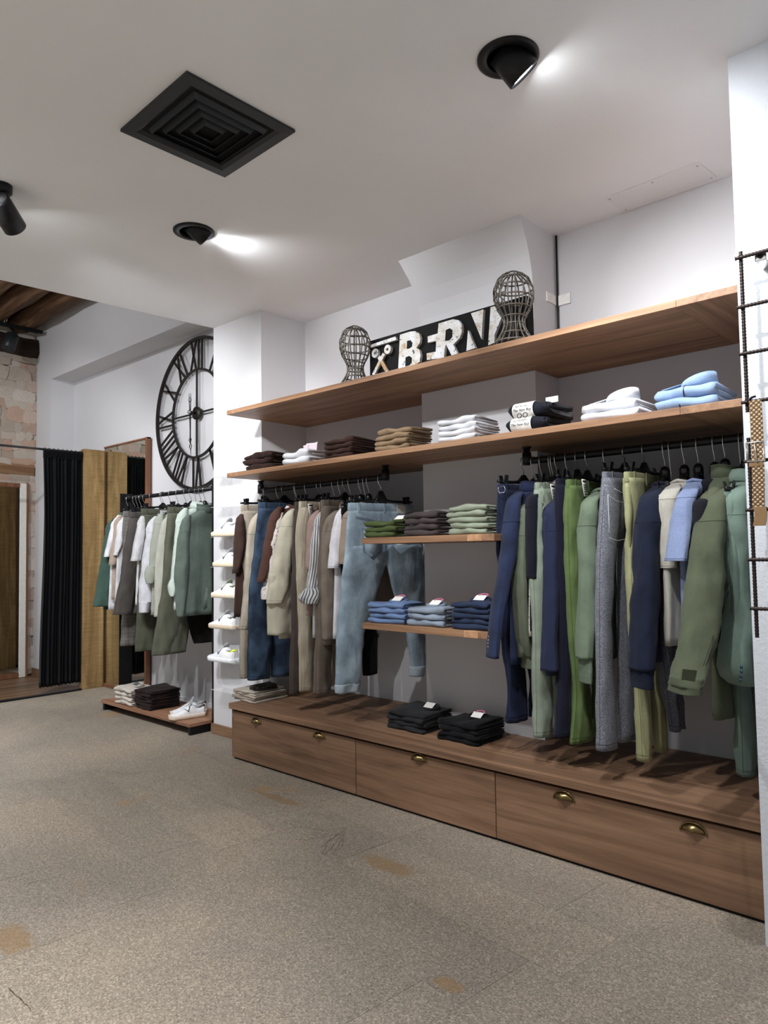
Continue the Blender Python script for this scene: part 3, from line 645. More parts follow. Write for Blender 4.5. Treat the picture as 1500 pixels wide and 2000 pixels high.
# junction plates and cable beside the chimney breast
jb = thing('junction_plate', (-1.81, 3.36, 2.6), 'two small white blanking plates beside the chimney breast corner', 'wall plate')
for a, b, y in ((1056, 1076, 540), (1077, 1093, 541)):
    p = PY(a, y, 3.36); q = PY(b, y, 3.36)
    if a < 1070: MB().box(-1.83, -1.824, 3.27, 3.37, 2.58, 2.63).build('plate', PAPER, jb, .001)
    else: MB().box(-1.815, -1.745, 3.37, 3.378, 2.575, 2.63).build('plate', PAPER, jb, .001)
cb = thing('wall_cable', (-1.817, 3.37, 2.3), 'dark cable running down the corner behind the right wire head', 'cable')
MB().tube([(-1.818, 3.371, Z1+.002), (-1.819, 3.37, 2.5), (-1.817, 3.371, ZC-.002)], .0055, 8).build('cable', BLK, cb)
# ------------------------------------------------ rebar grid and belt on the pillar
RB = mat_plain('rebar_steel', (58, 50, 48), .5, .8)
YG = 2.46
def rebar(pts, name, par):
    pts = [np.array(p) for p in pts]; L = np.linalg.norm(pts[-1]-pts[0]); n = int(L/.0035); m = MB()
    m.tube([pts[0]+(pts[-1]-pts[0])*i/n for i in range(n+1)], [.0056+(.0014 if i % 3 == 0 else 0) for i in range(n+1)], 7); m.build(name, RB, par)
for lab, (xt, yt), (xb, yb), hs, Yg in (('upper black rebar display grid fixed on the white pillar', (1447, 492), (1460, 805), ((503, .0), (600, 0), (692, 0), (787, 0)), 2.46), ('lower black rebar display grid on the white pillar, below the belt buckle', (1463, 855), (1478, 1245), ((901, 0), (996, 0), (1093, 0), (1188, 0)), 2.46)):
    p0 = PY(xt, yt, Yg); p1 = PY(xb, yb, Yg); xg = (p0[0]+p1[0])/2
    g = thing('display_grid', (xg, Yg, p1[2]), lab, 'display grid')
    rebar([(xg, Yg, p1[2]), (xg, Yg, p0[2])], 'upright_bar', g); rebar([(xg+.52, Yg, p1[2]), (xg+.52, Yg, p0[2])], 'upright_bar', g)
    for hy, _ in hs:
        z = PY(xt+8, hy, Yg)[2]; rebar([(xg-.014, Yg-.011, z), (xg+.535, Yg-.011, z)], 'cross_bar', g)
    for zz in (p0[2]-.03,) if 'upper' in lab else (p1[2]+.08,):
        MB().box(xg+.04, xg+.075, Yg, 2.55, zz-.016, zz+.016).build('wall_clip', CHROME, g, .003); MB().cyl((xg+.057, Yg-.004, zz), (xg+.057, Yg, zz), .008, n=12).build('clip_screw', BLK, g)
YBt = 2.435
bl = PY(1471, 782, YBt); bw = .036
zt = bl[2]; zb_ = PY(1480, 1027, YBt)[2]; bx = PY(1472, 900, YBt)[0]+.008
belt = thing('belt', (bx, YBt, zb_), 'tan woven belt with steel buckle hanging on the pillar grid', 'belt')
def mat_weave():
    t = NT('woven_belt', .8, .2); s = t.sep(t.coord('Object', (1, 1, 1), (0, .785, 0)))
    f = [t.math('PINGPONG', t.math('MULTIPLY', s[i], 190.), 1.) for i in (0, 2)]
    k = t.math('MULTIPLY', f[0], f[1]); t.color(t.ramp(k, [(.05, lin((88, 66, 44))), (.3, lin((168, 142, 112))), (.8, lin((204, 182, 152)))])); t.bump(k, .8, .004); return t.m
LEA = mat_plain('tan_leather', (132, 104, 70), .55)
def strap(z0, z1, y, name, m, w=bw, bow=.004): 
    mb = MB(); R = []
    for i in range(9):
        u = i/8; R.append([(bx+dx+.006*math.sin(u*2.5), y-bow*math.sin(u*math.pi)+dy, z0+(z1-z0)*u) for dx, dy in ((-w/2, -.002), (w/2, -.002), (w/2, .002), (-w/2, .002))])
    mb.loft(R, smooth=False); return mb.build(name, m, belt, .0008)
strap(zb_+.055, zt, YBt, 'woven_strap', mat_weave()); strap(zb_, zb_+.06, YBt-.001, 'leather_tip', LEA, bw*1.02, 0)
MB().tube([(bx-bw/2, YBt, zt), (bx-bw/4, YBt+.012, zt+.012), (bx, YBt+.02, zt+.016)], .004, 6).build('hook_clip', BLK, belt)
zbk = PY(1480, 882, YBt)[2]
MB().tube([(bx+sx*bw*.68, YBt-.006, zbk+sz*.03) for sx, sz in ((-1, -1), (-1, 1), (1, 1), (1, -1), (-1, -1), (-1, 1))], .0036, 8).build('buckle', CHROME, belt)
MB().tube([(bx-.002, YBt-.006, zbk+.03), (bx+.003, YBt-.012, zbk-.03)], .0028, 8).build('buckle_pin', CHROME, belt)
zl = PY(1480, 907, YBt)[2]; MB().box(bx-bw*.58, bx+bw*.58, YBt-.007, YBt+.006, zl-.006, zl+.006).build('keeper_loop', LEA, belt, .001)
# ================================================================ FOLDED CLOTHES
def folded_mesh(w, d, h, seed, puff=1., layers=2):
    """a garment folded over at its front edge: layers seen at the side, round fold in front (local: x 0..w, y 0..d, z 0..h)"""
    r = random.Random(seed); prof = []
    g = h*.06; hh = h/2
    prof.append((d, 0.))
    prof += [(d*.66, 0), (d*.33, 0), (hh*1.1, 0)]
    for k in range(1, 8):
        a = -math.pi/2-math.pi*k/8; prof.append((hh*1.1+hh*1.1*math.cos(a), hh+hh*math.sin(a)))
    prof += [(hh*1.1, h), (d*.33, h*1.02), (d*.66, h), (d*.97, h*.97), (d, h*.9)]
    prof += [(d, hh+g*1.6), (d*.6, hh+g), (hh*1.6, hh+g*.5), (hh*1.3, hh), (hh*1.6, hh-g*.5), (d*.6, hh-g), (d, hh-g*1.6), (d, h*.08)]
    R = []; uv = []; N = 12; p1, p2, p3 = [r.uniform(0, 6) for _ in range(3)]
    for i in range(N+1):
        u = i/N; e = min(u, 1-u); sh = 1-.10*max(0, 1-e/.1)**2; x = w*u
        ring = []
        for (y, z) in prof:
            f = math.exp(-((u-.5)/.33)**2); zz = hh+(z-hh)*sh
            zz += puff*h*(.10*math.sin(u*5+p1+y*8)+.06*math.sin(u*11+p2-y*14))*(z/h)
            zz *= 1+.06*(f-.5)
            yy = y+(.006*math.sin(u*6+p3+z*60)+.004*math.sin(u*15+p2)) if y < d*.5 else y+.006*math.sin(u*9+p1+z*50)
            xx = x+(.004*math.sin(z*130+p1+y*20) if i in (0, N) else 0)
            ring.append((xx, yy, max(zz, 0))); uv.append((x, y+z))
        R.append(ring)
    m = MB(); m.loft(R, uv=uv); return m
def place(mb, x, y, z, ang, w, d):
    M = Matrix.Translation((x+w/2, y+d/2, z)) @ Matrix.Rotation(ang, 4, 'Z') @ Matrix.Translation((-w/2, -d/2, 0)); return mb.xform(M)
def stack(n, pL, pC, pR, ytop, z, mat, labs, name, cat, group, y0=None, top=None, puff=1., rot=0, seed=0, flare=0, mats=None):
    """n pieces; pL front-left pixel on the surface, pC front corner pixel x, pR right-most pixel x"""
    if y0 is None: a = PZ(pL[0], pL[1], z); y0 = a[1]; x0 = a[0]
    else: x0 = PY(pL[0], pL[1], y0)[0]
    x1 = PY(pC, pL[1], y0)[0]; w = x1-x0; d = float(np.clip(PX(pR, pL[1]-10, x1)[1]-y0, .14, .34))
    H = PY(pC, ytop, y0+.06)[2]-z; h = H/n; r = random.Random(seed+int(pL[0])); out = []
    for i in range(n):
        mb = folded_mesh(w, d, h*1.02, seed+i*7+int(pL[0]), puff if i < n-1 else puff*1.6)
        dx, dy, an_ = r.uniform(-.006, .006), r.uniform(-.005, .005), rot+r.uniform(-.025, .025)
        place(mb, x0+dx, y0+dy, z+i*h+.0005, an_, w, d)
        o = mb.build(name, mats[i] if mats else mat, None, origin=(x0+w/2, y0+d/2, z+i*h)); 
        pos = ['lowest', 'second up', 'third up', 'fourth up', 'fifth up'][i] if i < n-1 else 'topmost'
        tag(o, f'{labs}, {pos} in stack', cat, group); out.append(o)
    return out, (x0, y0, z, w, d, H)
def neck_label(o, g, col_card=PAPER, pink=True, fx=.5, fy=.5):
    x0, y0, z, w, d, H = g
    c = np.array([x0+w*fx, y0+d*fy, z+H*1.0+.004]); m = MB()
    m.tube([c+np.array([.05*math.cos(a), .035*math.sin(a)+.02, .004+.006*math.sin(a)]) for a in [2*math.pi*k/20 for k in range(21)]], .008, 8, False); m.build('neckband', o.data.materials[0], o)
    MB().hexa([c+np.array([sx*.03+.01, sy*.016, dz+.006+.010*(sy+1)]) for dz in (0, .0012) for sy in (-1, 1) for sx in (-1, 1)]).build('size_card', col_card, o)
    if pink:
        m = MB(); m.tube([c+np.array([.026*math.cos(a)+.02, .012+.014*math.sin(a)*1.2, .026+.006*math.sin(a)]) for a in [math.pi*k/8 for k in range(9)]], .004, 6); m.build('neck_tape', PINK, o)
G2 = 'folded clothes on the lower long shelf'; YS2 = 2.715
KN = mat_fabric('brown_knit', (74, 46, 38), 'knit'); CH = mat_fabric('choc_cotton', (66, 42, 35)); KH = mat_fabric('khaki_cotton', (150, 122, 88)); WH = mat_fabric('white_cotton', (232, 233, 240)); 
stack(3, (477, 919), 528, 563, 884, Z2, KN, 'brown waffle-knit sweater folded on the long shelf', 'folded_sweater', 'sweater', G2, YS2, seed=1)
o, g = stack(2, (552, 909), 602, 633, 880, Z2, WH, 'white top with striped collar folded beside brown knits', 'folded_shirt', 'shirt', G2, YS2, seed=2)
x0, y0, z, w, d, H = g
m = MB(); m.loft([[(x0+w*.75+.045*math.cos(a)*(1+.2*u), y0+d*.5+.03*math.sin(a), z+H+.05*u*(1 if k < 10 else .6)) for k, a in enumerate([math.pi*.1+math.pi*1.5*k/18 for k in range(19)])] for u in (-.3, .3, .7, 1)], caps=False, closed=False); m.build('standing_collar', mat_fabric('tape_white', (236, 234, 238), 'hstripe', (222, 204, 212), scale=2), o[-1], sol=.002)
stack(4, (633, 900), 686, 737, 857, Z2, CH, 'dark chocolate top folded between white and khaki stacks', 'folded_jumper', 'jumper', G2, YS2, seed=3, puff=1.3)
stack(4, (735, 887), 798, 844, 836, Z2, KH, 'khaki cotton trousers folded on the long shelf', 'folded_trousers', 'trousers', G2, YS2, seed=4)
stack(4, (857, 870), 928, 974, 815, Z2, WH, 'white trousers folded right of the khaki stack', 'folded_trousers', 'trousers', G2, YS2, seed=5)
# rolled navy trousers with printed paper bands
NV = mat_fabric('navy_poplin', (28, 30, 42), rough=.7)
def text_obj(s, size, M, m, parent, name='lettering', shear=0., ext=.0003):
    c = bpy.data.curves.new(name, 'FONT'); c.body = s; c.size = size; c.shear = shear; c.extrude = ext; c.align_x = 'CENTER'; c.align_y = 'CENTER'
    t = bpy.data.objects.new('tmp', c); me = bpy.data.meshes.new_from_object(t); bpy.data.objects.remove(t)
    me.materials.append(m); o = bpy.data.objects.new(name, me); col.objects.link(o); o.parent = parent
    off = world_of(parent); o.matrix_local = Matrix.Translation(-Vector(off)) @ M; return o
xa = PY(990, 845, YS2)[0]; xb = PY(1062, 845, YS2)[0]; zt_ = PY(1000, 790, YS2)[2]; hh = (zt_-Z2)/2
for i in range(2):
    t = thing('folded_trousers', ((xa+xb)/2, YS2+.12, Z2+i*hh), f'navy rolled trousers with a white printed paper band, {"lower" if i == 0 else "upper"} of two', 'trousers', 'rolled navy trousers')
    x0 = xa+i*.012; w = xb-xa+.0; d = .25
    folded_mesh(w, d, hh*1.0, 31+i, .6).xform(Matrix.Translation((x0, YS2, Z2+i*hh+.0005))).build('trousers_body', NV, t)
    def bandring(k0, k1): 
        m = MB(); e = .009; pr = []
        for k in range(15):
            a = math.pi/2+math.pi*k/14; pr.append((YS2+hh*.55+(hh*.55+e)*math.cos(a)*1.0, Z2+i*hh+hh/2+(hh/2+e*.6)*math.sin(a)))
        pr = [(YS2+.2, Z2+i*hh+hh*1.04)]+pr+[(YS2+.2, Z2+i*hh+.0008)]
        m.loft([[(x, y, z) for y, z in pr] for x in (x0+w*k0, x0+w*(k0+k1)/2, x0+w*k1)], caps=False, closed=False); m.build('paper_band', PAPER, t, sol=.0006)
    bandring(.12, .68)
    Mx = Matrix.Translation((x0+w*.40, YS2-.0125, Z2+i*hh+hh*.46)) @ Matrix.Rotation(math.pi/2, 4, 'X')
    text_obj('The New Roy', .0165, Mx, INK, t, 'lettering', .35)
    text_obj("ROY ROGER'S", .0105, Matrix.Translation((x0+w*.40, YS2-.0105, Z2+i*hh+hh*.74)) @ Matrix.Rotation(math.pi/2, 4, 'X'), INK, t, 'lettering')
    if i == 1:
        MB().hexa([(x0+w*1.02+dx, YS2+.05+dy, Z2+2*hh-.01+dz) for dz in (0, .026) for dy in (0, .0012) for dx in (-.03, .03)]).build('hang_card', PAPER, t)
        m = MB()
        for s in (-1, 1): m.tube([(x0+w*.42+s*.004+s*.022*math.sin(a)**2*1.0, YS2-.014, Z2+i*hh+.004+.01*math.sin(2*a)) for a in [math.pi*k/14 for k in range(15)]], .0018, 6)
        m.build('ribbon_bow', BLK, t)
# folded shirts with standing collars
def folded_shirt(pL, pR, y0, z, h, mat, label, group, collar, band=None, seed=0, depth=.26):
    x0 = PY(pL, 820, y0)[0]; w = PY(pR, 820, y0)[0]-x0
    o = folded_mesh(w, depth, h, seed, .7).xform(Matrix.Translation((x0, y0, z+.0005))).build('folded_shirt', mat, None, origin=(x0+w/2, y0+depth/2, z)); tag(o, label, 'shirt', group)
    if collar:
        c = np.array([x0+w*.62, y0+depth*.36, z+h*.98]); m = MB(); R = []
        for rr, zz in ((1., -.01), (.98, .03), (.95, .052), (.98, .055), (1.02, .036), (1.05, .004)):
            R.append([(c[0]+.062*rr*math.cos(a), c[1]+.075*rr*math.sin(a), c[2]+zz*(.66+.34*math.cos(a))) for a in [math.pi*1.08+2*math.pi*.92*k/30-.0 for k in range(31)]])
        m.loft(R, caps=False, closed=False); m.build('collar', mat, o, sol=.003)
        m = MB()
        for s in (-1, 1): m.loft([[(c[0]-.055+.01*u, c[1]+s*(.012+.03*u), c[2]+.02), (c[0]-.14+.02*u, c[1]+s*(.03+.035*u), c[2]+.002), ] for u in (0, .5, 1)], caps=False, closed=False)
        m.build('collar_point', mat, o, sol=.003)
    if band:
        for k in band: MB().tube([(x0+w*k, y0+.02-.026*math.sin(a*1.0), z+h/2-(h/2+.002)*math.cos(a)) for a in [math.pi*q/10 for q in range(11)]], .0022, 6).build('elastic_band', BLK, o)
    return o
GS = 'folded dress shirts on the lower long shelf'
WSH = mat_fabric('white_shirting', (236, 238, 246), rough=.8); BSH = mat_fabric('blue_shirting', (150, 182, 226), rough=.8)
hz = .045
folded_shirt(1134, 1245, YS2, Z2, .036, WSH, 'white dress shirt folded flat, lower of the white pair', GS, False, None, 41); folded_shirt(1136, 1240, YS2+.01, Z2+.036, .04, WSH, 'white dress shirt with upright collar, upper of the white pair', GS, True, None, 42)
folded_shirt(1281, 1400, YS2, Z2, .04, BSH, 'light blue dress shirt folded flat, lower of the blue pair', GS, False, (.42,), 43); folded_shirt(1281, 1398, YS2+.01, Z2+.04, .046, BSH, 'light blue dress shirt with upright collar, upper of the blue pair', GS, True, (.5,), 44)
# short shelves
OG = mat_fabric('olive_green', (76, 92, 44)); DB = mat_fabric('dusk_brown', (76, 66, 66)); SAG = mat_fabric('sage_cotton', (146, 156, 132))
DEN1 = mat_fabric('light_denim_blue', (104, 134, 182)); DEN2 = mat_fabric('pale_grey_blue', (142, 158, 178)); DEN3 = mat_fabric('indigo_blue', (42, 56, 86))
G3 = 'folded clothes on the upper short shelf'; G4 = 'folded tops on the lower short shelf'
o, g = stack(3, (714, 1046), 770, 796, 1018, Z3, OG, 'olive green top folded at the left of the short shelf', 'folded_jumper', 'jumper', G3, 2.715, seed=11); neck_label(o[-1], g, pink=False, fx=.8, fy=.6)
stack(4, (791, 1046), 855, 881, 1000, Z3, DB, 'dark taupe trousers folded in the middle of the short shelf', 'folded_trousers', 'trousers', G3, 2.715, seed=12)
stack(5, (877, 1044), 949, 985, 986, Z3, SAG, 'sage green trousers folded at the right of the short shelf', 'folded_trousers', 'trousers', G3, 2.715, seed=13)
o, g = stack(4, (721, 1216), 790, 829, 1178, Z4, DEN1, 'bright light blue top folded on the lower short shelf', 'folded_jumper', 'jumper', G4, 2.715, seed=14, puff=1.3); neck_label(o[-1], g)
o, g = stack(3, (797, 1222), 866, 886, 1186, Z4, DEN2, 'pale grey-blue top folded between two bluer stacks', 'folded_jumper', 'jumper', G4, 2.715, seed=15); neck_label(o[-1], g)
o, g = stack(5, (883, 1234), 956, 985, 1177, Z4, DEN3, 'indigo blue top folded at the right of the short shelf', 'folded_jumper', 'jumper', G4, 2.715, seed=16); neck_label(o[-1], g)
# on the bench
CC = mat_fabric('charcoal_knit', (46, 47, 50)); BB = mat_fabric('black_knit', (24, 24, 28)); GB = 'folded clothes on the drawer bench'
o, g = stack(4, (757, 1421), 826, 884, 1392, ZB, CC, 'charcoal top folded in the left stack on the bench', 'folded_jumper', 'jumper', GB, seed=21, puff=1.6); neck_label(o[-1], g, pink=False, fx=.65, fy=.6)
o, g = stack(4, (855, 1444), 930, 984, 1412, ZB, BB, 'black top folded in the right stack on the bench', 'folded_jumper', 'jumper', GB, seed=22, puff=1.6); neck_label(o[-1], g, fx=.6, fy=.55)
EC = [mat_fabric('ecru_cotton', (206, 192, 176)), mat_fabric('ecru_dark', (180, 164, 146)), mat_fabric('ecru_cotton', (206, 192, 176)), mat_fabric('ecru_pale', (220, 208, 194)), mat_fabric('ecru_cotton', (206, 192, 176))]
o, g = stack(5, (455, 1366), 497, 560, 1347, ZB, None, 'ecru patterned trousers folded at the left bench end', 'folded_trousers', 'trousers', GB, seed=23, mats=EC)
x0, y0, z, w, d, H = g
m = folded_mesh(w*.42, d*.6, .03, 77, 2.).xform(Matrix.Translation((x0+w*.55, y0+.03, z+H))); m.build('turned_lining', mat_fabric('camo_lining', (72, 66, 58), 'floral', (120, 112, 98)), o[-1])
# on the rack shelf
CR = mat_fabric('cream_fleece', (222, 212, 198)); DK = mat_fabric('espresso_fleece', (48, 34, 32)); GR = 'folded clothes on the rack shelf'
o, g = stack(4, (224, 1373), 254, 305, 1342, .082, CR, 'cream sweatshirt folded on the low rack shelf', 'folded_sweatshirt', 'sweatshirt', GR, seed=24, puff=1.5); neck_label(o[-1], g, mat_plain('grey_card', (90, 90, 94), .8), False)
stack(6, (262, 1381), 293, 352, 1346, .082, DK, 'espresso brown sweatshirt folded beside cream ones', 'folded_sweatshirt', 'sweatshirt', GR, seed=25, puff=1.5)
# ================================================================ SNEAKERS
LEATHER = mat_plain('white_leather', (232, 233, 236), .45); SUEDE = {}
def sneaker(loc, ang, label, sole_c, v_c, tab_c, L=.285, lining_c=(178, 180, 182), group=None, wid=1.):
    t = thing('sneaker', loc, label, 'shoe', group); T = Matrix.Translation(loc) @ Matrix.Rotation(ang, 4, 'Z')
    def W(u): return wid*L*(.118+.06*math.sin(min(1, u*1.15)*math.pi*.62)**1.5)*(min(1, (u/.06))**.5 if u < .06 else 1)*(math.sqrt(max(0, 1-((u-.86)/.14)**2)) if u > .86 else 1)*(1-.07*math.exp(-((u-.42)/.14)**2))
    def Ht(u):
        pts = [(0, .088), (.08, .092), (.16, .078), (.26, .078), (.36, .098), (.42, .104), (.55, .083), (.7, .062), (.82, .05), (.93, .042), (1, .03)]
        for (a, ha), (b, hb) in zip(pts, pts[1:]):
            if a <= u <= b: k = (u-a)/(b-a); return (ha+(hb-ha)*k)*L/.285
        return .03
    def Up(u, s, off=0):   # u 0 heel..1 toe, s -1..1 round the section
        h = Ht(u); zb = .024; a = s*math.pi/2; y = W(u)*math.sin(a); 
        sgn = 1 if s >= 0 else -1; y = W(u)*sgn*abs(math.sin(a))**.8*(1-.18*math.cos(a)); z = zb+(h-zb)*abs(math.cos(a))**.62
        return Vector((u*L-L/2+(0 if u > .03 else .0), y+off*math.sin(a), z+off*math.cos(a)))
    m = MB(); n = 40
    R = []
    for i in range(n+1):
        u = .012+.976*i/n; R.append([Up(u, -1+2*k/20) for k in range(21)])
    m.loft(R, caps=False, closed=False); 
    for ru in (0, n): m.add([R[ru][k] for k in range(21)], [tuple(range(21))])
    m.xform(T).build('upper', LEATHER, t)
    m = MB(); R = []
    for i in range(n+1):
        u = i/n; ww = W(min(max(u, .004), .996))+.006; x = (u*1.03-.015)*L-L/2; lift = .006*max(0, (u-.8)/.2)**2
        R.append([(x, -ww, .004+lift), (x, -ww-.001, .026+lift), (x, -ww*.9, .03+lift), (x, ww*.9, .03+lift), (x, ww+.001, .026+lift), (x, ww, .004+lift), (x, ww*.9, lift), (x, -ww*.9, lift)])
    m.loft(R); m.xform(T).build('sole', mat_plain('sole_%d_%d_%d' % sole_c, sole_c, .6), t)
    lm = mat_fabric('lining_%d_%d_%d' % lining_c, lining_c)
    m = MB(); m.lathe([(.001, -.012), (.6, -.006), (.95, .004), (1.05, .010), (.9, .012), (.001, .0)], (0, 0, 0), 24)
    m.v = [(x*.052*L/.285-L*.27, y*.025, (z*1.0+.072+(.012*abs(x) if x < 0 else 0))*L/.285) for x, y, z in m.v]; m.xform(T).build('lining', lm, t)
    m = MB(); R = []
    for i in range(9):
        k = i/8; x = L*(.46-.5)-k*.03*L/.285; R.append([(x+.006*abs(s)**2, s*.026*(1-.2*k), .088+k*.04-.012*s*s+e) for e in (0,) for s in (-1, -.5, 0, .5, 1)])
    m.loft(R, caps=False, closed=False); m.xform(T).build('tongue', lm, t, sol=.007)
    for j in range(5):
        u = .44+j*.05; m = MB(); m.tube([Up(u+.012*(1 if k % 2 else 0), -.33+.66*k/6, .003) for k in range(7)], .0026, 6); m.xform(T).build('lace', LEATHER, t)
    def patch(name, f, c, ns=8, nw=3):
        for sd in (-1, 1):
            R = []
            for i in range(ns+1):
                row = []
                for k in range(nw+1):
                    u, s = f(i/ns, k/nw); row.append(Up(u, sd*s, .0018))
                R.append(row)
            mm = MB(); mm.loft(R, caps=False, closed=False); mm.xform(T).build(name, mat_plain('trim_%d_%d_%d' % c, c, .6), t, sol=.0016)
    patch('stripe', lambda a, k: (.50-.07*(1-a)+.0+.030*(k-.5)*1.0+.02, .30+.52*a), v_c)       # leg of the V
    patch('stripe', lambda a, k: (.52+.085*(1-a)+.016*(k-.5), .34+.48*a), v_c)
    patch('heel_tab', lambda a, k: (.014+.19*a, .02+(.52-.15*a)*k+.0), tab_c)
    return t
Ysh = 2.905
SHO = [(420, 1049, (222, 208, 184), (96, 104, 124), (150, 152, 158), 'white sneaker with grey-blue stripe on the topmost wall ledge'),
       (423, 1107, (220, 206, 182), (84, 74, 72), (120, 108, 104), 'white sneaker with brown stripe on the second wall ledge'),
       (420, 1166, (222, 210, 190), (78, 80, 66), (104, 108, 76), 'white sneaker with olive heel on the third wall ledge'),
       (416, 1225, (206, 190, 170), (70, 74, 92), (60, 54, 50), 'white chunky sneaker with tan sole on the fourth wall ledge'),
       (414, 1288, (230, 232, 236), (44, 56, 118), (214, 232, 20), 'white sneaker with neon yellow heel on the lowest wall ledge')]
ACR = mat_glass('clear_acrylic', (.95, .96, .98, 1), .08, .2)
def ledge(zb, label):
    t = thing('acrylic_ledge', (-4.19, 2.93, zb), label, 'display shelf', 'clear acrylic shoe ledges on the column')
    MB().box(-4.32, -4.04, 2.88, 2.979, zb-.004, zb).build('plate', ACR, t, .001); MB().box(-4.32, -4.04, 2.974, 2.979, zb, zb+.08).build('back_plate', ACR, t, .001)
    m = MB(); m.prism([(-4.2, 2.88, zb-.004), (-4.2, 2.979, zb-.004), (-4.2, 2.979, zb-.06)], (.004, 0, 0)); m.build('gusset', ACR, t)
    return t
for i, (px, py, so, vc, tb, lab) in enumerate(SHO):
    p = PY(px, py, Ysh); s = 1.
    sneaker((p[0]+.1475, Ysh, p[2]+.001), math.pi, lab, so, vc, tb, lining_c=(186, 186, 190) if i != 2 else (150, 160, 128), wid=1.08 if i > 2 else 1.)
    ledge(p[2], 'clear acrylic wall ledge under the ' + ['grey-striped', 'brown-striped', 'olive-heeled', 'tan-soled', 'neon-heeled'][i] + ' sneaker')
for py, nm in ((990, 'clear empty acrylic wall ledge above the topmost sneaker'), (931, 'clear empty acrylic ledge at the level of the long shelf'), (1347, 'clear empty acrylic ledge just above the bench end')):
    ledge(PY(424, py, 2.9)[2], nm)
c = PZ(353, 1404, .082); lab = 'white sneaker with brown heel tab, %s one of the pair on the rack'
sneaker((c[0]+.01, c[1]+.05, .083), math.radians(255), lab % 'front', (222, 206, 190), (40, 40, 44), (66, 46, 38), L=.265, group='white sneaker pair on the rack shelf')
sneaker((c[0]-.085, c[1]+.12, .083), math.radians(252), lab % 'rear', (222, 206, 190), (40, 40, 44), (66, 46, 38), L=.265, group='white sneaker pair on the rack shelf')
# ================================================================ HANGING CLOTHES
LAT = np.array([RT[0], RT[1], 0])/math.hypot(RT[0], RT[1])
def on_plane(x, y, plane, off=0.):
    c, u = plane; n = np.array([u[1], -u[0], 0]); p0 = np.array([c[0], c[1], 0])+n*off; d = ray(x, y)
    return CAMP+d*(np.dot(p0-CAMP, n)/np.dot(d, n))
def ptube(mb, rows, Y, ang=0., depth=.045, n=34, seg=36, amp=.05, k=3, ph=0., shift=(0, 0), cap=True, grow=1., open_=False, wr=.0085, lens=.85, minw=None, pin=False, plane=None):
    """a sleeve or leg: rows (left px, right px, y px[, Y]) read off the photograph, lofted as a fold-rippled tube of real depth about the plane Y"""
    rows = [tuple(r)+(Y,) if len(r) == 3 else tuple(r) for r in rows]
    r0 = rows[0]
    if cap:
        xl, xr, y, Yq = r0; wd = xr-xl
        rows = [(xl+wd*.66, xr+wd*.10, y-wd*.62, Yq), (xl+wd*.42, xr+wd*.08, y-wd*.42, Yq), (xl+wd*.15, xr, y-wd*.12, Yq), (xl+wd*.01, xr, y+wd*.22, Yq)]+rows[1:]
    S = catmull(rows, seg); u = np.array([math.sin(ang), math.cos(ang), 0]); v = np.array([math.cos(ang), -math.sin(ang), 0])
    ul, vl = abs(np.dot(u, LAT)), abs(np.dot(v, LAT)); R = []; uv = []; off = Vector((ph*3.7, ph*1.3, ph*2.1))
    for i, (xl, xr, y, Yc) in enumerate(S):
        C = PY((xl+xr)/2, y, Yc)
        if plane: P0 = on_plane(xl, y, plane); C = P0
        hw = max((xr-xl)/2*fwd(C)/F, .004); b = depth
        if plane and not pin: C = P0+plane[1]*(hw/np.dot(plane[1], LAT))
        if minw: hw = max(hw, minw*ul*.5*(1-i/(len(S)-1))**.7)
        if hw < b*vl*1.25: b = hw/vl*.62
        a = math.sqrt(max(hw**2-(b*vl)**2, 1e-6))/max(ul, .15); C = ((P0 if plane else PY(xl, y, Yc))+u*a if pin else C)+np.array([shift[0], shift[1], 0]); a *= grow; b *= grow
        t = i/(len(S)-1); ring = []; A = wr*min(1, t*5+.25)*min(1, a/.05)
        for j in range(n):
            th = 2*math.pi*j/n; rp = 1+amp*(.35+.65*t)*(math.cos(k*th+ph+2.1*t)+.6*math.cos((2*k+1)*th-1.7*ph+3.3*t)*t)
            ca, sa = math.cos(th), math.sin(th); ca = math.copysign(abs(ca)**.9, ca); sa = math.copysign(abs(sa)**lens, sa)
            p = C+u*a*rp*ca+v*b*rp*sa; q = Vector((p[0]*13, p[1]*13, p[2]*5.5))+off
            nz = mnoise.noise(q); n2 = mnoise.noise(Vector((p[0]*22+p[2]*6, p[1]*22+p[2]*9, p[2]*15))+off*2)
            d = A*(1.1-3.2*abs(nz))+A*.55*(.6-1.9*abs(n2))
            p = p+(u*ca*.45+v*sa)*d
            ring.append(p); uv.append(((th/(2*math.pi))*2*(a+b)*2, float(C[2])))
        R.append(ring)
    mb.loft(R, uv=uv, caps=not open_); return R
def seam_mat(m):
    n = m.name+'_thread'
    if n not in MC:
        nt = m.node_tree.nodes; c = [14*0+.0]*3; k = FABC.get(m.name, (.2, .2, .2)); g = sum(k)/3
        f = 1.8 if g < .02 else .6; t = NT(n, .9, .1); t.color(tuple(min(1, x*f+(.01 if g < .02 else 0)) for x in k)+(1,)); MC[n] = t.m
    return MC[n]
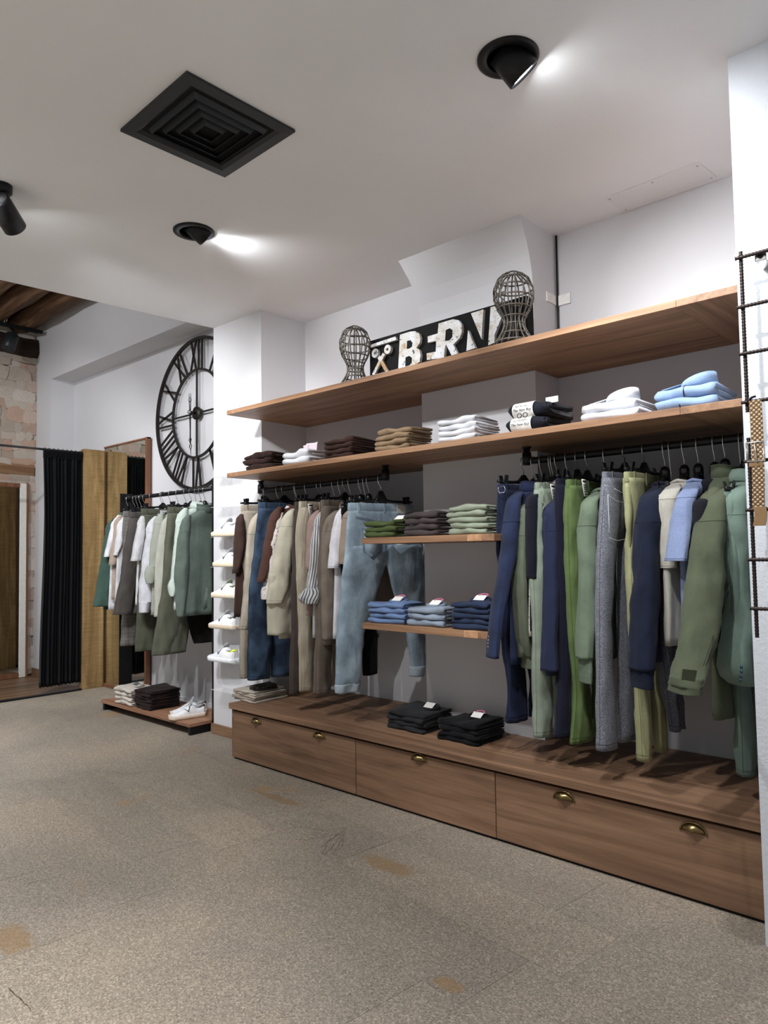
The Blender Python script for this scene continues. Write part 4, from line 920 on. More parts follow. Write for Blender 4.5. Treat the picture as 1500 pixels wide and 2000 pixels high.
def seams(R, m, g, ts, r=.0008, vert=None):
    mb = MB()
    for t in ts:
        x = t*(len(R)-1); i = min(int(x), len(R)-2); q = x-i; ring = [np.array(a)*(1-q)+np.array(b)*q for a, b in zip(R[i], R[i+1])]; c = sum(ring)/len(ring)
        mb = MB(); mb.tube([p+(p-c)*np.array([1, 1, 0])/max(np.linalg.norm((p-c)[:2]), 1e-4)*.0008 for p in ring+ring[:1]], r, 4, False); mb.build('seam', seam_mat(m), g)
    if vert is not None:
        L = []
        for ring in R[2:-1]:
            c = sum(np.array(p) for p in ring)/len(ring); p = np.array(ring[vert]); L.append(p+(p-c)*np.array([1, 1, 0])/max(np.linalg.norm((p-c)[:2]), 1e-4)*.0006)
        mb = MB(); mb.tube(L, r*.9, 4); mb.build('seam', seam_mat(m), g)
def torso(mb, c, zs, zc, zh, ang, hw=.215, t=.03, flare=1.06, seed=0, n=40, seg=26):
    u = np.array([math.sin(ang), math.cos(ang), 0]); v = np.array([math.cos(ang), -math.sin(ang), 0]); r = random.Random(seed)
    p = [r.uniform(0, 6) for _ in range(4)]
    rows = [(zc+.0, .062, .05), (zc-.012, .075, .052), (zs+(zc-zs)*.5, .145, .046), (zs+.004, hw-.014, .036), (zs-.03, hw, .03), (zs-.16, hw*.98, t*1.1), ((zs+zh)/2, hw*.99, t), (zh+.02, hw*flare, t*1.15), (zh, hw*flare, t*1.12)]
    Z = [a[0] for a in rows]; R = []; uv = []
    zz = list(np.linspace(zc, zs-.03, 9))+list(np.linspace(zs-.05, zh, seg-9))
    for z in zz:
        a = float(np.interp(-z, [-q for q in Z], [q[1] for q in rows])); b = float(np.interp(-z, [-q for q in Z], [q[2] for q in rows])); T = max(0, (zs-z)/(zs-zh)); ring = []
        for j in range(n):
            th = 2*math.pi*j/n; w_ = 1+T*(.22*math.cos(7*th+p[0]+T)+.16*math.cos(11*th+p[1]-2*T)+.1*math.sin(4*th+p[2]+3*T))
            ca, sa = math.cos(th), math.sin(th); sa = math.copysign(abs(sa)**.75, sa)
            p_ = np.array([c[0], c[1], z])+u*a*ca+v*b*w_*sa; nz = mnoise.noise(Vector((p_[0]*12+seed, p_[1]*12, p_[2]*5)))
            p_ = p_+v*math.copysign(1, sa)*(.010*min(1, T*4)*(.35-abs(nz))*(abs(sa)**.5)); ring.append(p_); uv.append((th/(2*math.pi)*2*(a+b)*2, z))
        R.append(ring)
    mb.loft(R, uv=uv)
def hanger(c, zn, ang, zr, yr, label, kind, parent_group, w=.2, clipw=None, barz=None):
    """wire hook over the rail, black plastic body; kind 'clip' has a straight bar and two clips"""
    t = thing('clothes_hanger', (c[0], c[1], zn), label, 'hanger', parent_group)
    u = np.array([math.sin(ang), math.cos(ang), 0]); v = np.array([math.cos(ang), -math.sin(ang), 0]); o = np.array([c[0], yr, 0])
    pts = [np.array([c[0], c[1], zn-.01]), np.array([c[0], c[1], zn+.03])]; rr = .0205
    pts += [o-u*rr*.9+np.array([0, 0, zr-.028]), o-u*rr+np.array([0, 0, zr-.008])]
    pts += [o-u*rr*math.cos(a)+np.array([0, 0, zr+rr*math.sin(a)]) for a in [math.pi*k/8 for k in range(9)]]+[o+u*rr*.95+np.array([0, 0, zr-.012])]
    MB().tube(pts, .0021, 6).build('hook', STEEL, t)
    cc = np.array([c[0], c[1], 0])
    if kind == 'clip':
        MB().tube([cc+u*s+np.array([0, 0, barz+.012*math.exp(-(s/.05)**2)]) for s in np.linspace(-w, w, 15)], .0075, 8).build('bar', BLKP, t)
        m = MB(); m.loft([[cc+u*dy+v*dx+np.array([0, 0, z]) for dy, dx in ((-h, -.009), (h, -.009), (h, .009), (-h, .009))] for z, h in ((barz-.004, .045), (barz+.014, .036), (zn, .014), (zn+.008, .008))]); m.build('hub', BLKP, t, .002)
        for s in (-clipw, clipw):
            b = cc+u*s; m = MB()
            for e in (-1, 1):
                m.loft([[b+u*dy+v*(e*dx)+np.array([0, 0, z]) for dy, dx in ((-.012, x0), (.012, x0), (.012, x0+.005), (-.012, x0+.005))] for z, x0 in ((barz-.042, .003), (barz-.03, .007), (barz-.012, .010), (barz+.012, .012), (barz+.03, .016))], smooth=False)
            m.tube([b+u*-.014+np.array([0, 0, barz-.002]), b+u*.014+np.array([0, 0, barz-.002])], .011, 8); o_ = m.build('clip', BLKP, t); o_['kind'] = 'thing'
    else:
        zt = barz; m = MB(); R = []
        for k in range(15):
            s = -1+2*k/14; y = w*s; z = zt-.02+(zn-zt+.012)*max(0, 1-abs(s)**.8); wd = .011+.004*abs(s); th = .018 if abs(s) > .12 else .026
            R.append([cc+u*y+v*(wd*math.cos(q))+np.array([0, 0, z+th*.6*math.sin(q)]) for q in [2*math.pi*e/8 for e in range(8)]])
        m.loft(R); m.build('shoulder_arms', BLKP, t); MB().lathe([(.001, -.03), (.019, -.03), (.02, 0), (.015, .014), (.006, .02), (.001, .021)], (c[0], c[1], zn-.006), 16).build('neck', BLKP, t)
    return t
RAILS = {'L': (YR, ZR, 'clothes on the left rail under the shelf', 'left rail'), 'R': (YR, ZR, 'clothes on the right rail under the shelf', 'right rail'), 'K': (YK, ZK, 'clothes on the black rack under the clock', 'rack')}
def hang_label(kind, short): return f'black {kind} hanger carrying the {short}'
def top(rl, short, label, cat, name, mat, sh, hem, rows, ang=0., hw=.215, t=.03, collar='tee', cuff=None, cuffm=None, depth=.042, amp=.05, k=3, seed=0, neck=.075, Ys=None, extra=None, colm=None, sang=.55, hook=.1):
    Y0, Zr, grp, rn = RAILS[rl]; u = np.array([math.sin(ang), math.cos(ang), 0]); v = np.array([math.cos(ang), -math.sin(ang), 0])
    f = PY(sh[0], sh[1], Y0-hw*math.cos(ang)); c = f+u*hw; zs = f[2]-.006; zc = min(zs+neck, Zr-.075); zh = PY(*hem, Y0-hw*.8)[2] if hem else zs-.7
    g = thing(name, (c[0], Y0, zh), label, cat, grp); c = np.array([c[0], Y0, 0])
    mb = MB(); torso(mb, c, zs, zc, zh, ang, hw, t, seed=seed+7); mb.build('body', mat, g)
    Yc = Ys if Ys else Y0-hw*math.cos(ang)-.01
    mb = MB(); pl = (c, u); RS = ptube(mb, rows, Yc, sang, depth, amp=amp, k=k, ph=seed*1.3, plane=pl); mb.build('sleeve', mat, g); seams(RS, mat, g, ((.2,) if cat in ('jacket', 'blazer') else (.22, .955) if not cuff else (.22,)))
    # rear sleeve : the same sleeve on the far shoulder
    far = u*2*hw*.96; mb = MB(); ptube(mb, rows, Yc, sang, depth*.8, amp=amp, k=k, ph=seed*2.1+1, shift=(far[0]-.0, 0), plane=pl); 
    yc = Y0+hw*math.cos(ang)+.0; mb.v = [(x, yc+(y-Yc)*(.25 if y < Yc else .6), z) for x, y, z in mb.v]; mb.build('sleeve', mat, g)
    if cuff:
        mb = MB(); ptube(mb, cuff, Yc, sang, depth*1.02, plane=pl, amp=amp*1.2 if len(cuff) > 2 else .02, k=k, ph=seed*1.3, cap=False, seg=14); mb.build('cuff', cuffm or mat, g)
    cm = colm or mat
    if collar == 'tee':
        m = MB(); m.tube([c+u*.068*math.cos(a)+v*.05*math.sin(a)+np.array([0, 0, zc+.004-.012*abs(math.sin(a))]) for a in [2*math.pi*q/24 for q in range(25)]], .007, 8, False); m.build('neckband', cm, g)
    elif collar in ('shirt', 'jacket', 'stand'):
        hgt, out = {'shirt': (.035, .020), 'jacket': (.034, .03), 'stand': (.045, .0)}[collar]; m = MB(); R = []
        pr = [(1., -.012), (.97, hgt*.6), (.96, hgt), (1.02, hgt*1.06)]+([] if collar == 'stand' else [(1.2, hgt*.5), (1.32, -.012)])
        for rr, zz in pr: R.append([c+u*.068*rr*math.cos(a)+v*.052*rr*math.sin(a)+np.array([0, 0, zc+zz-.01*max(0, math.sin(a))]) for a in [2*math.pi*q/28 for q in range(29)]])
        m.loft(R, caps=False, closed=False); m.build('collar', cm, g, sol=.003)
        if collar == 'jacket':
            for s in (-1, 1):
                m = MB(); m.loft([[c+u*s*(.07-.055*q)+v*(.055-.01*q)+np.array([0, 0, zc-.01-q*.2]), c+u*s*(.105-.04*q-.05*max(0, q-.75)*4)+v*(.05-.006*q)+np.array([0, 0, zc-.02-q*.2])] for q in np.linspace(0, 1, 7)], caps=False, closed=False); m.build('lapel', cm, g, sol=.004)
    if extra: extra(g, c, zs, zc, zh, u, v, Yc)
    hanger(c, max(zc+.02, Zr-hook), ang, Zr, Y0, hang_label('shoulder', short), 'arms', f'hangers on the {rn}', hw*.8, barz=zs-.004)
    return g
def trousers(rl, short, label, mat, rows, ang=0., depth=.03, amp=.06, k=3, seed=0, name='hanging_trousers', cat='trousers', Yl=None, waist=.38, cuff=False, back=.17, tagc=None, waistm=None, legw=.15, extra=None, lang=.12, wr=.008):
    Y0, Zr, grp, rn = RAILS[rl]; xl, xr, y0 = rows[0][:3]; u = np.array([math.sin(ang), math.cos(ang), 0]); v = np.array([math.cos(ang), -math.sin(ang), 0]); hwy = waist/2
    f = PY(xl, y0, Y0-hwy*math.cos(ang)); c = f+u*hwy; zw = f[2]; Yl = Yl or Y0-hwy
    zb = PY(rows[-1][0], rows[-1][2], Yl)[2]; g = thing(name, (c[0], Y0, zb), label, cat, grp); c = np.array([c[0], Y0, 0])
    r = random.Random(seed); mb = MB(); R = []; uv = []; n = 44
    for i in range(13):
        q = i/12; z = zw-.045-q*.27; a = hwy*(1+.05*min(1, q*1.6))*(1-.25*max(0, q-.6)**1.5*2); b = (.024+.010*min(q*2, 1))*(1-.75*max(0, (q-.45)/.55)); ring = []
        for j in range(n):
            th = 2*math.pi*j/n; w_ = 1+(.1+.2*q)*math.cos(6*th+seed+q)+.14*q*math.cos(9*th-seed)
            ca, sa = math.cos(th), math.sin(th); ring.append(np.array([c[0], c[1], z])+u*a*ca+v*b*w_*math.copysign(abs(sa)**.7, sa)); uv.append((th/6.283*4*(a+b), z))
        R.append(ring)
    mb.loft(R, uv=uv)
    # first row of the leg starts below the waistband
    lr = [tuple(q) for q in rows]; lr[0] = (lr[0][0], lr[0][1], lr[0][2]+12)+tuple(lr[0][3:])
    top_w = waist*.54; hem_px = (lr[-1][1]-lr[-1][0])*fwd(PY(lr[-1][0], lr[-1][2], Yl))/F
    pl = (c, u); RL = ptube(mb, lr, Yl, ang+.06, depth, plane=pl, amp=amp, k=k, ph=seed, seg=38, cap=False, minw=legw, lens=1.05, wr=wr, pin=True); mb.build('legs', mat, g); seams(RL, mat, g, (.965,), vert=16)
    m2 = MB(); ptube(m2, lr, Yl, ang+.06, depth*.85, plane=pl, amp=amp, k=k, ph=seed+2, seg=26, cap=False, shift=(math.sin(ang)*back, back), minw=legw, lens=1.05, wr=wr, pin=True); m2.build('legs', mat, g)
    m = MB(); R = []; uv = []
    for z, e in ((zw, 0), (zw-.004, .002), (zw-.04, .003), (zw-.046, .0)):
        R.append([c*np.array([1, 1, 0])+np.array([0, 0, z])+u*(hwy+e)*math.cos(2*math.pi*j/40)+v*(.024+e)*math.copysign(abs(math.sin(2*math.pi*j/40))**.6, math.sin(2*math.pi*j/40)) for j in range(40)]); uv += [(j/40*.9, z) for j in range(40)]
    m.loft(R, uv=uv); m.build('waistband', waistm or mat, g)
    for s in (-.8, -.25, .4):
        a = math.acos(max(-1, min(1, s))); p = c+u*(hwy+.004)*s+v*(.024*abs(math.sin(a))**.6+.003); MB().hexa([p+u*dy+v*dx+np.array([0, 0, zw+dz]) for dz in (-.05, .002) for dy in (-.005, .005) for dx in (0, .003)]).build('belt_loop', waistm or mat, g)
    if cuff:
        a = lr[-1]; mb = MB(); ptube(mb, [(a[0]-2, a[1]+1, a[2]-14)+tuple(a[3:]), (a[0]-1.5, a[1]+.5, a[2])+tuple(a[3:])], Yl, lang, depth*1.15, amp=amp*.6, k=k, ph=seed, seg=6, cap=False); mb.build('turn_up', mat, g)
    if tagc:
        p = PY(tagc[0], tagc[1], Y0-.13); p = p*np.array([0, 1, 1])+np.array([c[0]+.05, 0, 0]); 
        p = PX(tagc[0], tagc[1], c[0]+.045)
        tl = .075; ta = MB(); R_ = [[p+np.array([.004*q, dy*.021+.012*q, -tl*q]) for dy in (-1, 1)] for q in (0, .5, 1)]; ta.loft(R_, caps=False, closed=False); tg = ta.build('price_tag', PAPER, g, sol=.0008)
        pr = MB()
        for q in (.12, .34, .46, .58, .72, .88):
            hh_ = .0035 if q != .12 else .007; b = p+np.array([.004*q+.0012, .012*q, -tl*q]); pr.hexa([b+np.array([dx, dy*.015, dz*hh_/2]) for dz in (-1, 1) for dy in (-1, 1) for dx in (0, .0006)])
        po = pr.build('printed_lines', INK, tg); po['kind'] = 'stuff'
    if extra: extra(g, c, zw, u, v)
    hanger(c, zw+.045, ang, Zr, Y0, hang_label('clip', short), 'clip', f'hangers on the {rn}', hwy+.005, hwy*.80, zw+.012)
    return g
def buttons(px, Y, r, m, n_='button'):
    def f(g, *a):
        for x, y in px:
            p = on_plane(x, y, (a[0], a[4]), .045) ; MB().lathe([(.001, 0), (r, 0), (r*.9, .004), (.001, .004)], p, 10, (-LAT[1]*.3-.5, -.8, 0)).build(n_, m, g)
    return f
fab = mat_fabric
# ---------------- left rail, from the far end
top('L', 'far brown tee', 'chocolate brown short-sleeved tee at the far left end of the rail', 'tee', 'hanging_tee', fab('choc_jersey', (70, 48, 42)), (460, 1013), (467, 1204), [(459, 476, 1013), (456, 478, 1060), (452.5, 467, 1120)], ang=.25, seed=1, sang=.3)
trousers('L', 'pleated beige trousers', 'pleated beige trousers clipped at the left end of the rail', fab('beige_wool', (172, 160, 142)), [(471, 500, 986), (472, 500, 1040), (471, 497, 1120), (469, 487, 1228), (468.5, 484, 1325)], ang=.25, seed=2, waist=.36)
top('L', 'stone overshirt', 'stone beige long-sleeved overshirt beside the dark blue jeans', 'shirt', 'hanging_shirt', fab('stone_twill', (186, 174, 154)), (486, 1016), (480, 1229), [(486, 512, 1016), (480, 508, 1060), (477, 502, 1120), (472, 494, 1180), (465, 484, 1230)], ang=.2, seed=3)
trousers('L', 'dark blue jeans', 'dark blue washed denim jeans on the left rail', fab('dark_denim', (42, 58, 80), 'denim', (80, 102, 128)), [(505, 530, 981), (501, 530, 1030), (493, 528, 1100), (487, 525, 1153), (484, 527, 1260), (484, 522, 1329)], ang=.15, seed=4)
top('L', 'brown tee by jeans', 'brown short-sleeved tee just right of the dark jeans', 'tee', 'hanging_tee', fab('brown_jersey', (92, 60, 50)), (525, 1008), (505, 1180), [(524, 550, 1006), (516, 542, 1050), (508, 530, 1100), (500, 516, 1137)], ang=.1, seed=5)
top('L', 'pale floral shirt', 'pale pink floral shirt with a rolled sleeve on the left rail', 'shirt', 'hanging_shirt', fab('floral_cotton', (228, 218, 212), 'floral', (190, 140, 128)), (527, 1019), (520, 1215), [(527, 552, 1017), (520, 546, 1060), (515, 538, 1113), (512, 532, 1160)], seed=6, collar='shirt', cuff=[(510, 531, 1146), (508.5, 527, 1158), (509, 524, 1171)])
CRM = fab('cream_rib', (208, 200, 176), 'hstripe', (182, 176, 158), scale=3)
def hemknot(g, c, zs, zc, zh, u, v, Yc):
    mb = MB(); ptube(mb, [(522, 570, 1120), (520, 571, 1180), (524, 572, 1242)], YR-.13, .3, .045, amp=.07, k=4, ph=2.2, cap=False, seg=14, plane=(c, u)); mb.build('front_panel', CRM, g)
top('L', 'cream ribbed cardigan', 'cream ribbed cardigan with a broad sleeve, centre of the left rail', 'cardigan', 'hanging_cardigan', CRM, (548, 1012), (524, 1242), [(548, 574, 1010), (540, 573, 1050), (529, 566, 1105), (521, 560, 1150), (518, 548, 1180)], seed=7, collar='shirt', colm=fab('grey_taupe', (150, 140, 130)), extra=hemknot, depth=.05)
trousers('L', 'dark taupe trousers', 'dark taupe trousers half hidden right of the cream cardigan', fab('dark_taupe', (84, 72, 66)), [(577, 600, 980), (574, 598, 1050), (570, 592, 1200), (566, 586, 1356)], seed=8)
trousers('L', 'cream seersucker trousers', 'cream striped seersucker trousers with elastic waist', fab('seersucker', (212, 202, 180), 'slub', (168, 154, 132)), [(585, 610, 979), (579, 612, 1036), (579, 612, 1100), (582, 613, 1200), (584, 613, 1351)], seed=9, amp=.06, k=5, wr=.004, tagc=(606, 984))
top('L', 'dusty pink polo', 'dusty pink polo shirt left of the striped shirt', 'polo shirt', 'hanging_polo', fab('dusty_pink', (172, 144, 134), 'hstripe', (150, 122, 114), scale=1.5), (601, 1012), (600, 1200), [(602, 624, 1010), (598, 619, 1050), (595.5, 611, 1112)], seed=10, collar='shirt')
STR = fab('striped_cotton', (226, 226, 226), 'stripe', (62, 64, 74))
top('L', 'navy striped shirt', 'white shirt with navy stripes and a rolled cuff', 'shirt', 'hanging_shirt', STR, (613, 1012), (612, 1243), [(613, 636, 1010), (607, 635, 1050), (602, 633, 1100), (598, 624, 1150), (599, 620, 1166)], seed=11, collar='shirt', cuff=[(599, 625, 1148), (585, 626, 1159), (580, 622, 1170), (590, 619, 1180)], amp=.07, k=4)
trousers('L', 'taupe chinos', 'taupe chino trousers between the striped shirt and taupe jacket', fab('taupe_twill', (118, 104, 92)), [(628, 656, 976), (624, 656, 1050), (619, 650, 1200), (615, 646, 1356)], seed=12)
top('L', 'taupe jacket', 'taupe cotton jacket left of the white tee', 'jacket', 'hanging_jacket', fab('taupe_cotton', (134, 120, 106)), (633, 1015), (630, 1256), [(633, 660, 1014), (628, 660, 1045), (626, 655, 1150), (627, 650, 1250)], seed=13, collar='shirt')
top('L', 'white tee by light jeans', 'plain white tee left of the light blue jeans', 'tee', 'hanging_tee', fab('white_jersey', (230, 228, 236)), (653, 1005), (657, 1245), [(653, 682, 1003), (646, 674, 1050), (639, 661, 1110)], seed=14, sang=.4)
top('L', 'fawn tee', 'fawn tee squeezed between white tee and light jeans', 'tee', 'hanging_tee', fab('fawn_jersey', (160, 140, 120)), (669, 1006), (672, 1230), [(668, 690, 1006), (664, 686, 1050), (661, 678, 1102)], seed=15, t=.016)
trousers('L', 'black trousers', 'black trousers hanging behind the light blue jeans', fab('black_wool', (20, 20, 22)), [(668, 700, 990), (667, 698, 1100), (667, 697, 1200), (669, 696, 1328)], seed=16, back=.17, depth=.022)
# light blue jeans, back turned to the room
LD = fab('light_denim', (142, 166, 184), 'denim', (182, 202, 214))
def jeans_front():
    Y0 = YR; ang = .27; u = np.array([math.sin(ang), math.cos(ang), 0]); v = np.array([math.cos(ang), -math.sin(ang), 0])
    f = PY(681, 982, 2.77); e = PY(804, 989, 3.19); c = (f+e)/2; hw = np.linalg.norm((e-f)[:2])/2; u = (e-f)*np.array([1, 1, 0]); u /= np.linalg.norm(u); v = np.array([u[1], -u[0], 0]); ang = math.atan2(u[0], u[1]); zw = f[2]
    g = thing('hanging_jeans', (c[0], c[1], .4), 'light blue washed jeans with turned-up hems, back pockets facing the room', 'jeans', RAILS['L'][2]); c = np.array([c[0], c[1], 0])
    mb = MB(); R = []; uv = []; zcr = PY(756, 1108, 2.99)[2]+.01
    for i in range(15):
        q = i/14; z = zw-.04-(zw-.04-zcr)*q; a = hw*(1+.25*q**.8); b = .03+.008*q-.016*max(0, (q-.7)/.3)**1.5; ring = []
        for j in range(56):
            th = 2*math.pi*j/56; w_ = 1+.03*math.cos(5*th+q*2)-.25*q*math.exp(-(math.cos(th)/.12)**2); sa = math.sin(th)
            ring.append(c+np.array([0, 0, z])+u*(.02*q**.8+a*math.cos(th))+v*b*w_*math.copysign(abs(sa)**.6, sa)); uv.append((th*.12, z))
        R.append(ring)
    mb.loft(R, uv=uv)
    ptube(mb, [(679, 750, 1066, 2.875), (673, 756, 1098, 2.875), (668, 740, 1140, 2.86), (665, 730, 1178, 2.84), (661, 713, 1235, 2.805), (659, 706, 1290, 2.78), (658, 702, 1338, 2.765)], 2.86, ang, .033, amp=.03, k=3, ph=1, cap=False, seg=26)
    ptube(mb, [(756, 824, 1064, 3.11), (757, 829, 1100, 3.12), (764, 829, 1135, 3.13), (772, 828, 1165, 3.14), (795, 828, 1241, 3.15), (802, 829, 1308, 3.15)], 3.13, ang, .03, amp=.03, k=3, ph=2, cap=False, seg=26)
    mb.build('legs', LD, g)
    for rw, yy in (([(656, 704, 1334), (656.5, 702, 1351)], 2.765), ([(800, 831, 1300), (801, 828, 1320)], 3.15)):
        m = MB(); ptube(m, rw, yy, ang, .037, amp=.02, ph=1, cap=False, seg=5); m.build('turn_up', fab('light_denim_back', (176, 196, 208), 'denim', (200, 214, 222)), g)
    m = MB(); R = []
    for z, e_ in ((zw, 0), (zw-.003, .003), (zw-.04, .004), (zw-.046, 0)): R.append([c+np.array([0, 0, z-.012*(1+math.cos(2*math.pi*j/44))*0])+u*(hw+e_)*math.cos(2*math.pi*j/44)+v*(.028+e_)*math.copysign(abs(math.sin(2*math.pi*j/44))**.6, math.sin(2*math.pi*j/44)) for j in range(44)])
    m.loft(R, uv=[(j*.02, 0) for _ in range(4) for j in range(44)]); m.build('waistband', LD, g)
    ST = mat_plain('navy_stitch', (58, 72, 100), .8)
    def onback(s, z, off=.0): a_ = hw*1.05; q = (zw-.04-z)/(zw-.04-zcr); return c+u*s+v*((.03+.008*q)*abs(math.sin(math.acos(max(-.98, min(.98, s/a_)))))**.6*1.04+.0015+off)+np.array([0, 0, z])
    for k_, s0 in enumerate((-.155, .045)):
        P = [(s0, zw-.145), (s0+.13, zw-.15), (s0+.125, zw-.275), (s0+.068, zw-.315), (s0+.008, zw-.275)]
        m = MB(); m.add([onback(a, z, .002) for a, z in P], [tuple(range(5))]); m.build('back_pocket', LD, g, sol=.003)
        for ins in (.0, .008):
            cx0, cz0 = s0+.066, zw-.22; Q = [onback(cx0+(a-cx0)*(1-ins*14), cz0+(z-cz0)*(1-ins*10), .0042) for a, z in P]; m = MB()
            m.tube(Q+[Q[0]], .0011, 5); m.build('stitching', ST, g)
    for zz in (.075, .083):
        m = MB(); m.tube([onback(s, zw-zz-.035*(1-abs(s)/.2), .001) for s in np.linspace(-.19, .19, 15)], .0011, 5); m.build('stitching', ST, g)
    m = MB(); m.tube([onback(.0, z, .001) for z in np.linspace(zw-.1, zcr+.02, 8)], .0012, 5); m.build('stitching', ST, g)
    MB().hexa([onback(s, zw+dz, .004+e_) for dz in (-.055, -.008) for s in (.085, .15) for e_ in (0, .0025)]).build('leather_patch', mat_plain('patch_grey', (188, 184, 178), .7), g)
    for s in (-.17, 0., .16): MB().hexa([onback(s+d_, zw+dz, .003+e_) for dz in (-.05, .0) for d_ in (-.006, .006) for e_ in (0, .003)]).build('belt_loop', LD, g)
    m = MB(); m.add([onback(a, z, .006) for a, z in ((.075, zw-.2), (.155, zw-.2), (.155, zw-.265), (.115, zw-.29), (.075, zw-.265))], [tuple(range(5))]); m.build('paper_patch', mat_plain('kraft', (206, 196, 176), .8), g, sol=.001)
    hanger(c, ZR-.085, ang, ZR, YR, hang_label('clip', 'light blue jeans'), 'clip', 'hangers on the left rail', hw+.0, hw*.82, zw+.014)
jeans_front()
# ---------------- right rail
trousers('R', 'denim blue suit trousers', 'dark blue denim suit trousers with side buckle, first on the right rail', fab('suit_denim', (32, 40, 66), 'denim', (44, 53, 82)), [(974, 1004, 945), (974, 1010, 1025), (976, 1016, 1150), (985, 1024, 1280), (992, 1033, 1340), (990, 1035, 1412)], seed=21, ang=.1, extra=lambda g, c, zw, u, v: MB().tube([PY(x, y, YR-.215) for x, y in ((974, 951), (985, 949), (987, 956), (985, 962), (976, 963), (973, 957), (974, 951))], .0022, 6).build('buckle', CHROME, g))
SD = fab('suit_denim_jacket', (35, 44, 72), 'denim', (46, 56, 86))
top('R', 'denim blue blazer', 'blue denim blazer with steel cuff buttons on the right rail', 'blazer', 'hanging_blazer', SD, (995, 980), (975, 1291), [(992, 1018, 976), (986, 1014, 1030), (978, 1006, 1100), (965, 990, 1170), (956, 978, 1240), (953, 974, 1286)], seed=22, collar='jacket', depth=.05, extra=buttons([(955, 1243), (954.5, 1250), (954, 1256), (954, 1263)], YR-.27, .005, CHROME))
top('R', 'paisley shirt', 'cream paisley print shirt peeking above the blue blazer', 'shirt', 'hanging_shirt', fab('paisley', (222, 212, 200), 'floral', (150, 90, 84)), (1030, 985), (1036, 1240), [(1033, 1043, 992), (1033, 1042, 1030), (1033, 1041, 1060)], seed=23, depth=.015, Ys=YR-.15, t=.014, collar='shirt', neck=.09)
top('R', 'sage bomber', 'sage green cotton bomber with ribbed cuff next to the blazer', 'bomber jacket', 'hanging_bomber', fab('sage_twill', (104, 114, 92)), (1012, 998), (1016, 1280), [(1012, 1032, 996), (1010, 1032, 1045), (1006, 1031, 1120), (1007, 1032, 1191), (1012, 1036, 1250), (1020, 1042, 1285)], seed=24, collar='stand', cuff=[(1021, 1043, 1280), (1023, 1042, 1306)], amp=.07)
top('R', 'dark navy knit', 'dark navy fine knit sliver between sage garments', 'sweater', 'hanging_sweater', fab('dark_navy_knit', (22, 24, 38)), (1034, 978), (1040, 1230), [(1031, 1050, 972), (1029, 1048, 1050), (1030, 1046, 1130)], seed=25)
MINT = fab('pale_sage', (146, 160, 140))
trousers('R', 'pale sage trousers', 'pale sage drawstring trousers with a white price tag', MINT, [(1047, 1080, 942), (1041, 1078, 1020), (1040, 1076, 1110), (1043, 1078, 1200), (1045, 1084, 1330), (1046, 1087, 1441)], seed=26, tagc=(1079, 946), extra=lambda g, c, zw, u, v: MB().tube([PX(x, y, c[0]+.04) for x, y in ((1058, 950), (1062, 962), (1058, 975), (1064, 985), (1060, 995))], .0028, 6).build('drawstring', MINT, g))
top('R', 'navy microcheck jacket', 'navy microcheck jacket in the middle of the right rail', 'jacket', 'hanging_jacket', fab('microcheck', (26, 29, 50), 'check', (58, 66, 100)), (1064, 1000), (1066, 1315), [(1063, 1090, 994), (1061, 1092, 1040), (1061, 1090, 1150), (1060, 1090, 1312)], seed=27, collar='jacket', depth=.05, sang=.3)
trousers('R', 'midnight navy trousers', 'midnight navy trousers left of the olive green pair', fab('midnight', (26, 28, 46)), [(1088, 1120, 934), (1088, 1116, 1030), (1092, 1116, 1150), (1095, 1120, 1300), (1089, 1122, 1441)], seed=28)
OLV = fab('grass_olive', (96, 120, 60))
trousers('R', 'olive green trousers', 'bright olive green cotton trousers with price tag on the right rail', OLV, [(1108, 1140, 936), (1107, 1136, 1010), (1110, 1136, 1120), (1117, 1146, 1250), (1124, 1164, 1360), (1117, 1169, 1454)], seed=29, tagc=(1140, 936), amp=.08, k=4)
SGW = fab('washed_sage', (112, 130, 106))
top('R', 'washed sage sweatshirt', 'washed sage sweatshirt left of the grey jeans', 'sweatshirt', 'hanging_sweatshirt', SGW, (1140, 985), (1150, 1290), [(1140, 1172, 982), (1136, 1172, 1030), (1135, 1170, 1100), (1133, 1166, 1190), (1131, 1158, 1288)], seed=30, collar='tee', cuff=[(1136, 1156, 1287), (1138, 1154, 1335)], amp=.07)
GD = fab('grey_acid_denim', (84, 86, 96), 'acid', (146, 148, 158))
def greypocket(g, c, zw, u, v):
    W = mat_plain('white_stitch', (214, 214, 216), .8)
    for P in ([(1187, 966), (1190, 1030), (1189, 1040)], [(1187, 966), (1204, 978), (1226, 984)], [(1189, 1050), (1206, 1056), (1227, 1052)], [(1180, 948), (1195, 951)], [(1200, 954), (1214, 962), (1226, 966)]):
        m = MB(); m.tube([PX(x, y, c[0]+.048) for x, y in P], .0009, 5); m.build('stitching', W, g)
trousers('R', 'grey washed jeans', 'grey acid-washed jeans with white stitching on the right rail', GD, [(1179, 1212, 921), (1175, 1212, 1000), (1170, 1198, 1090), (1169, 1196, 1150), (1169, 1206, 1280), (1169, 1214, 1400), (1169, 1218, 1467)], seed=31, amp=.025, k=2, wr=.004, extra=greypocket, ang=.05)
trousers('R', 'pale lime trousers', 'pale lime green trousers with gathered waist beside the navy sweatshirt', fab('pale_lime', (168, 168, 116)), [(1222, 1248, 921), (1227, 1246, 1010), (1232, 1250, 1150), (1240, 1262, 1280), (1247, 1272, 1380), (1253, 1279, 1488)], seed=32, amp=.06, k=3, lang=.5)
NVY = fab('navy_fleece', (27, 34, 56))
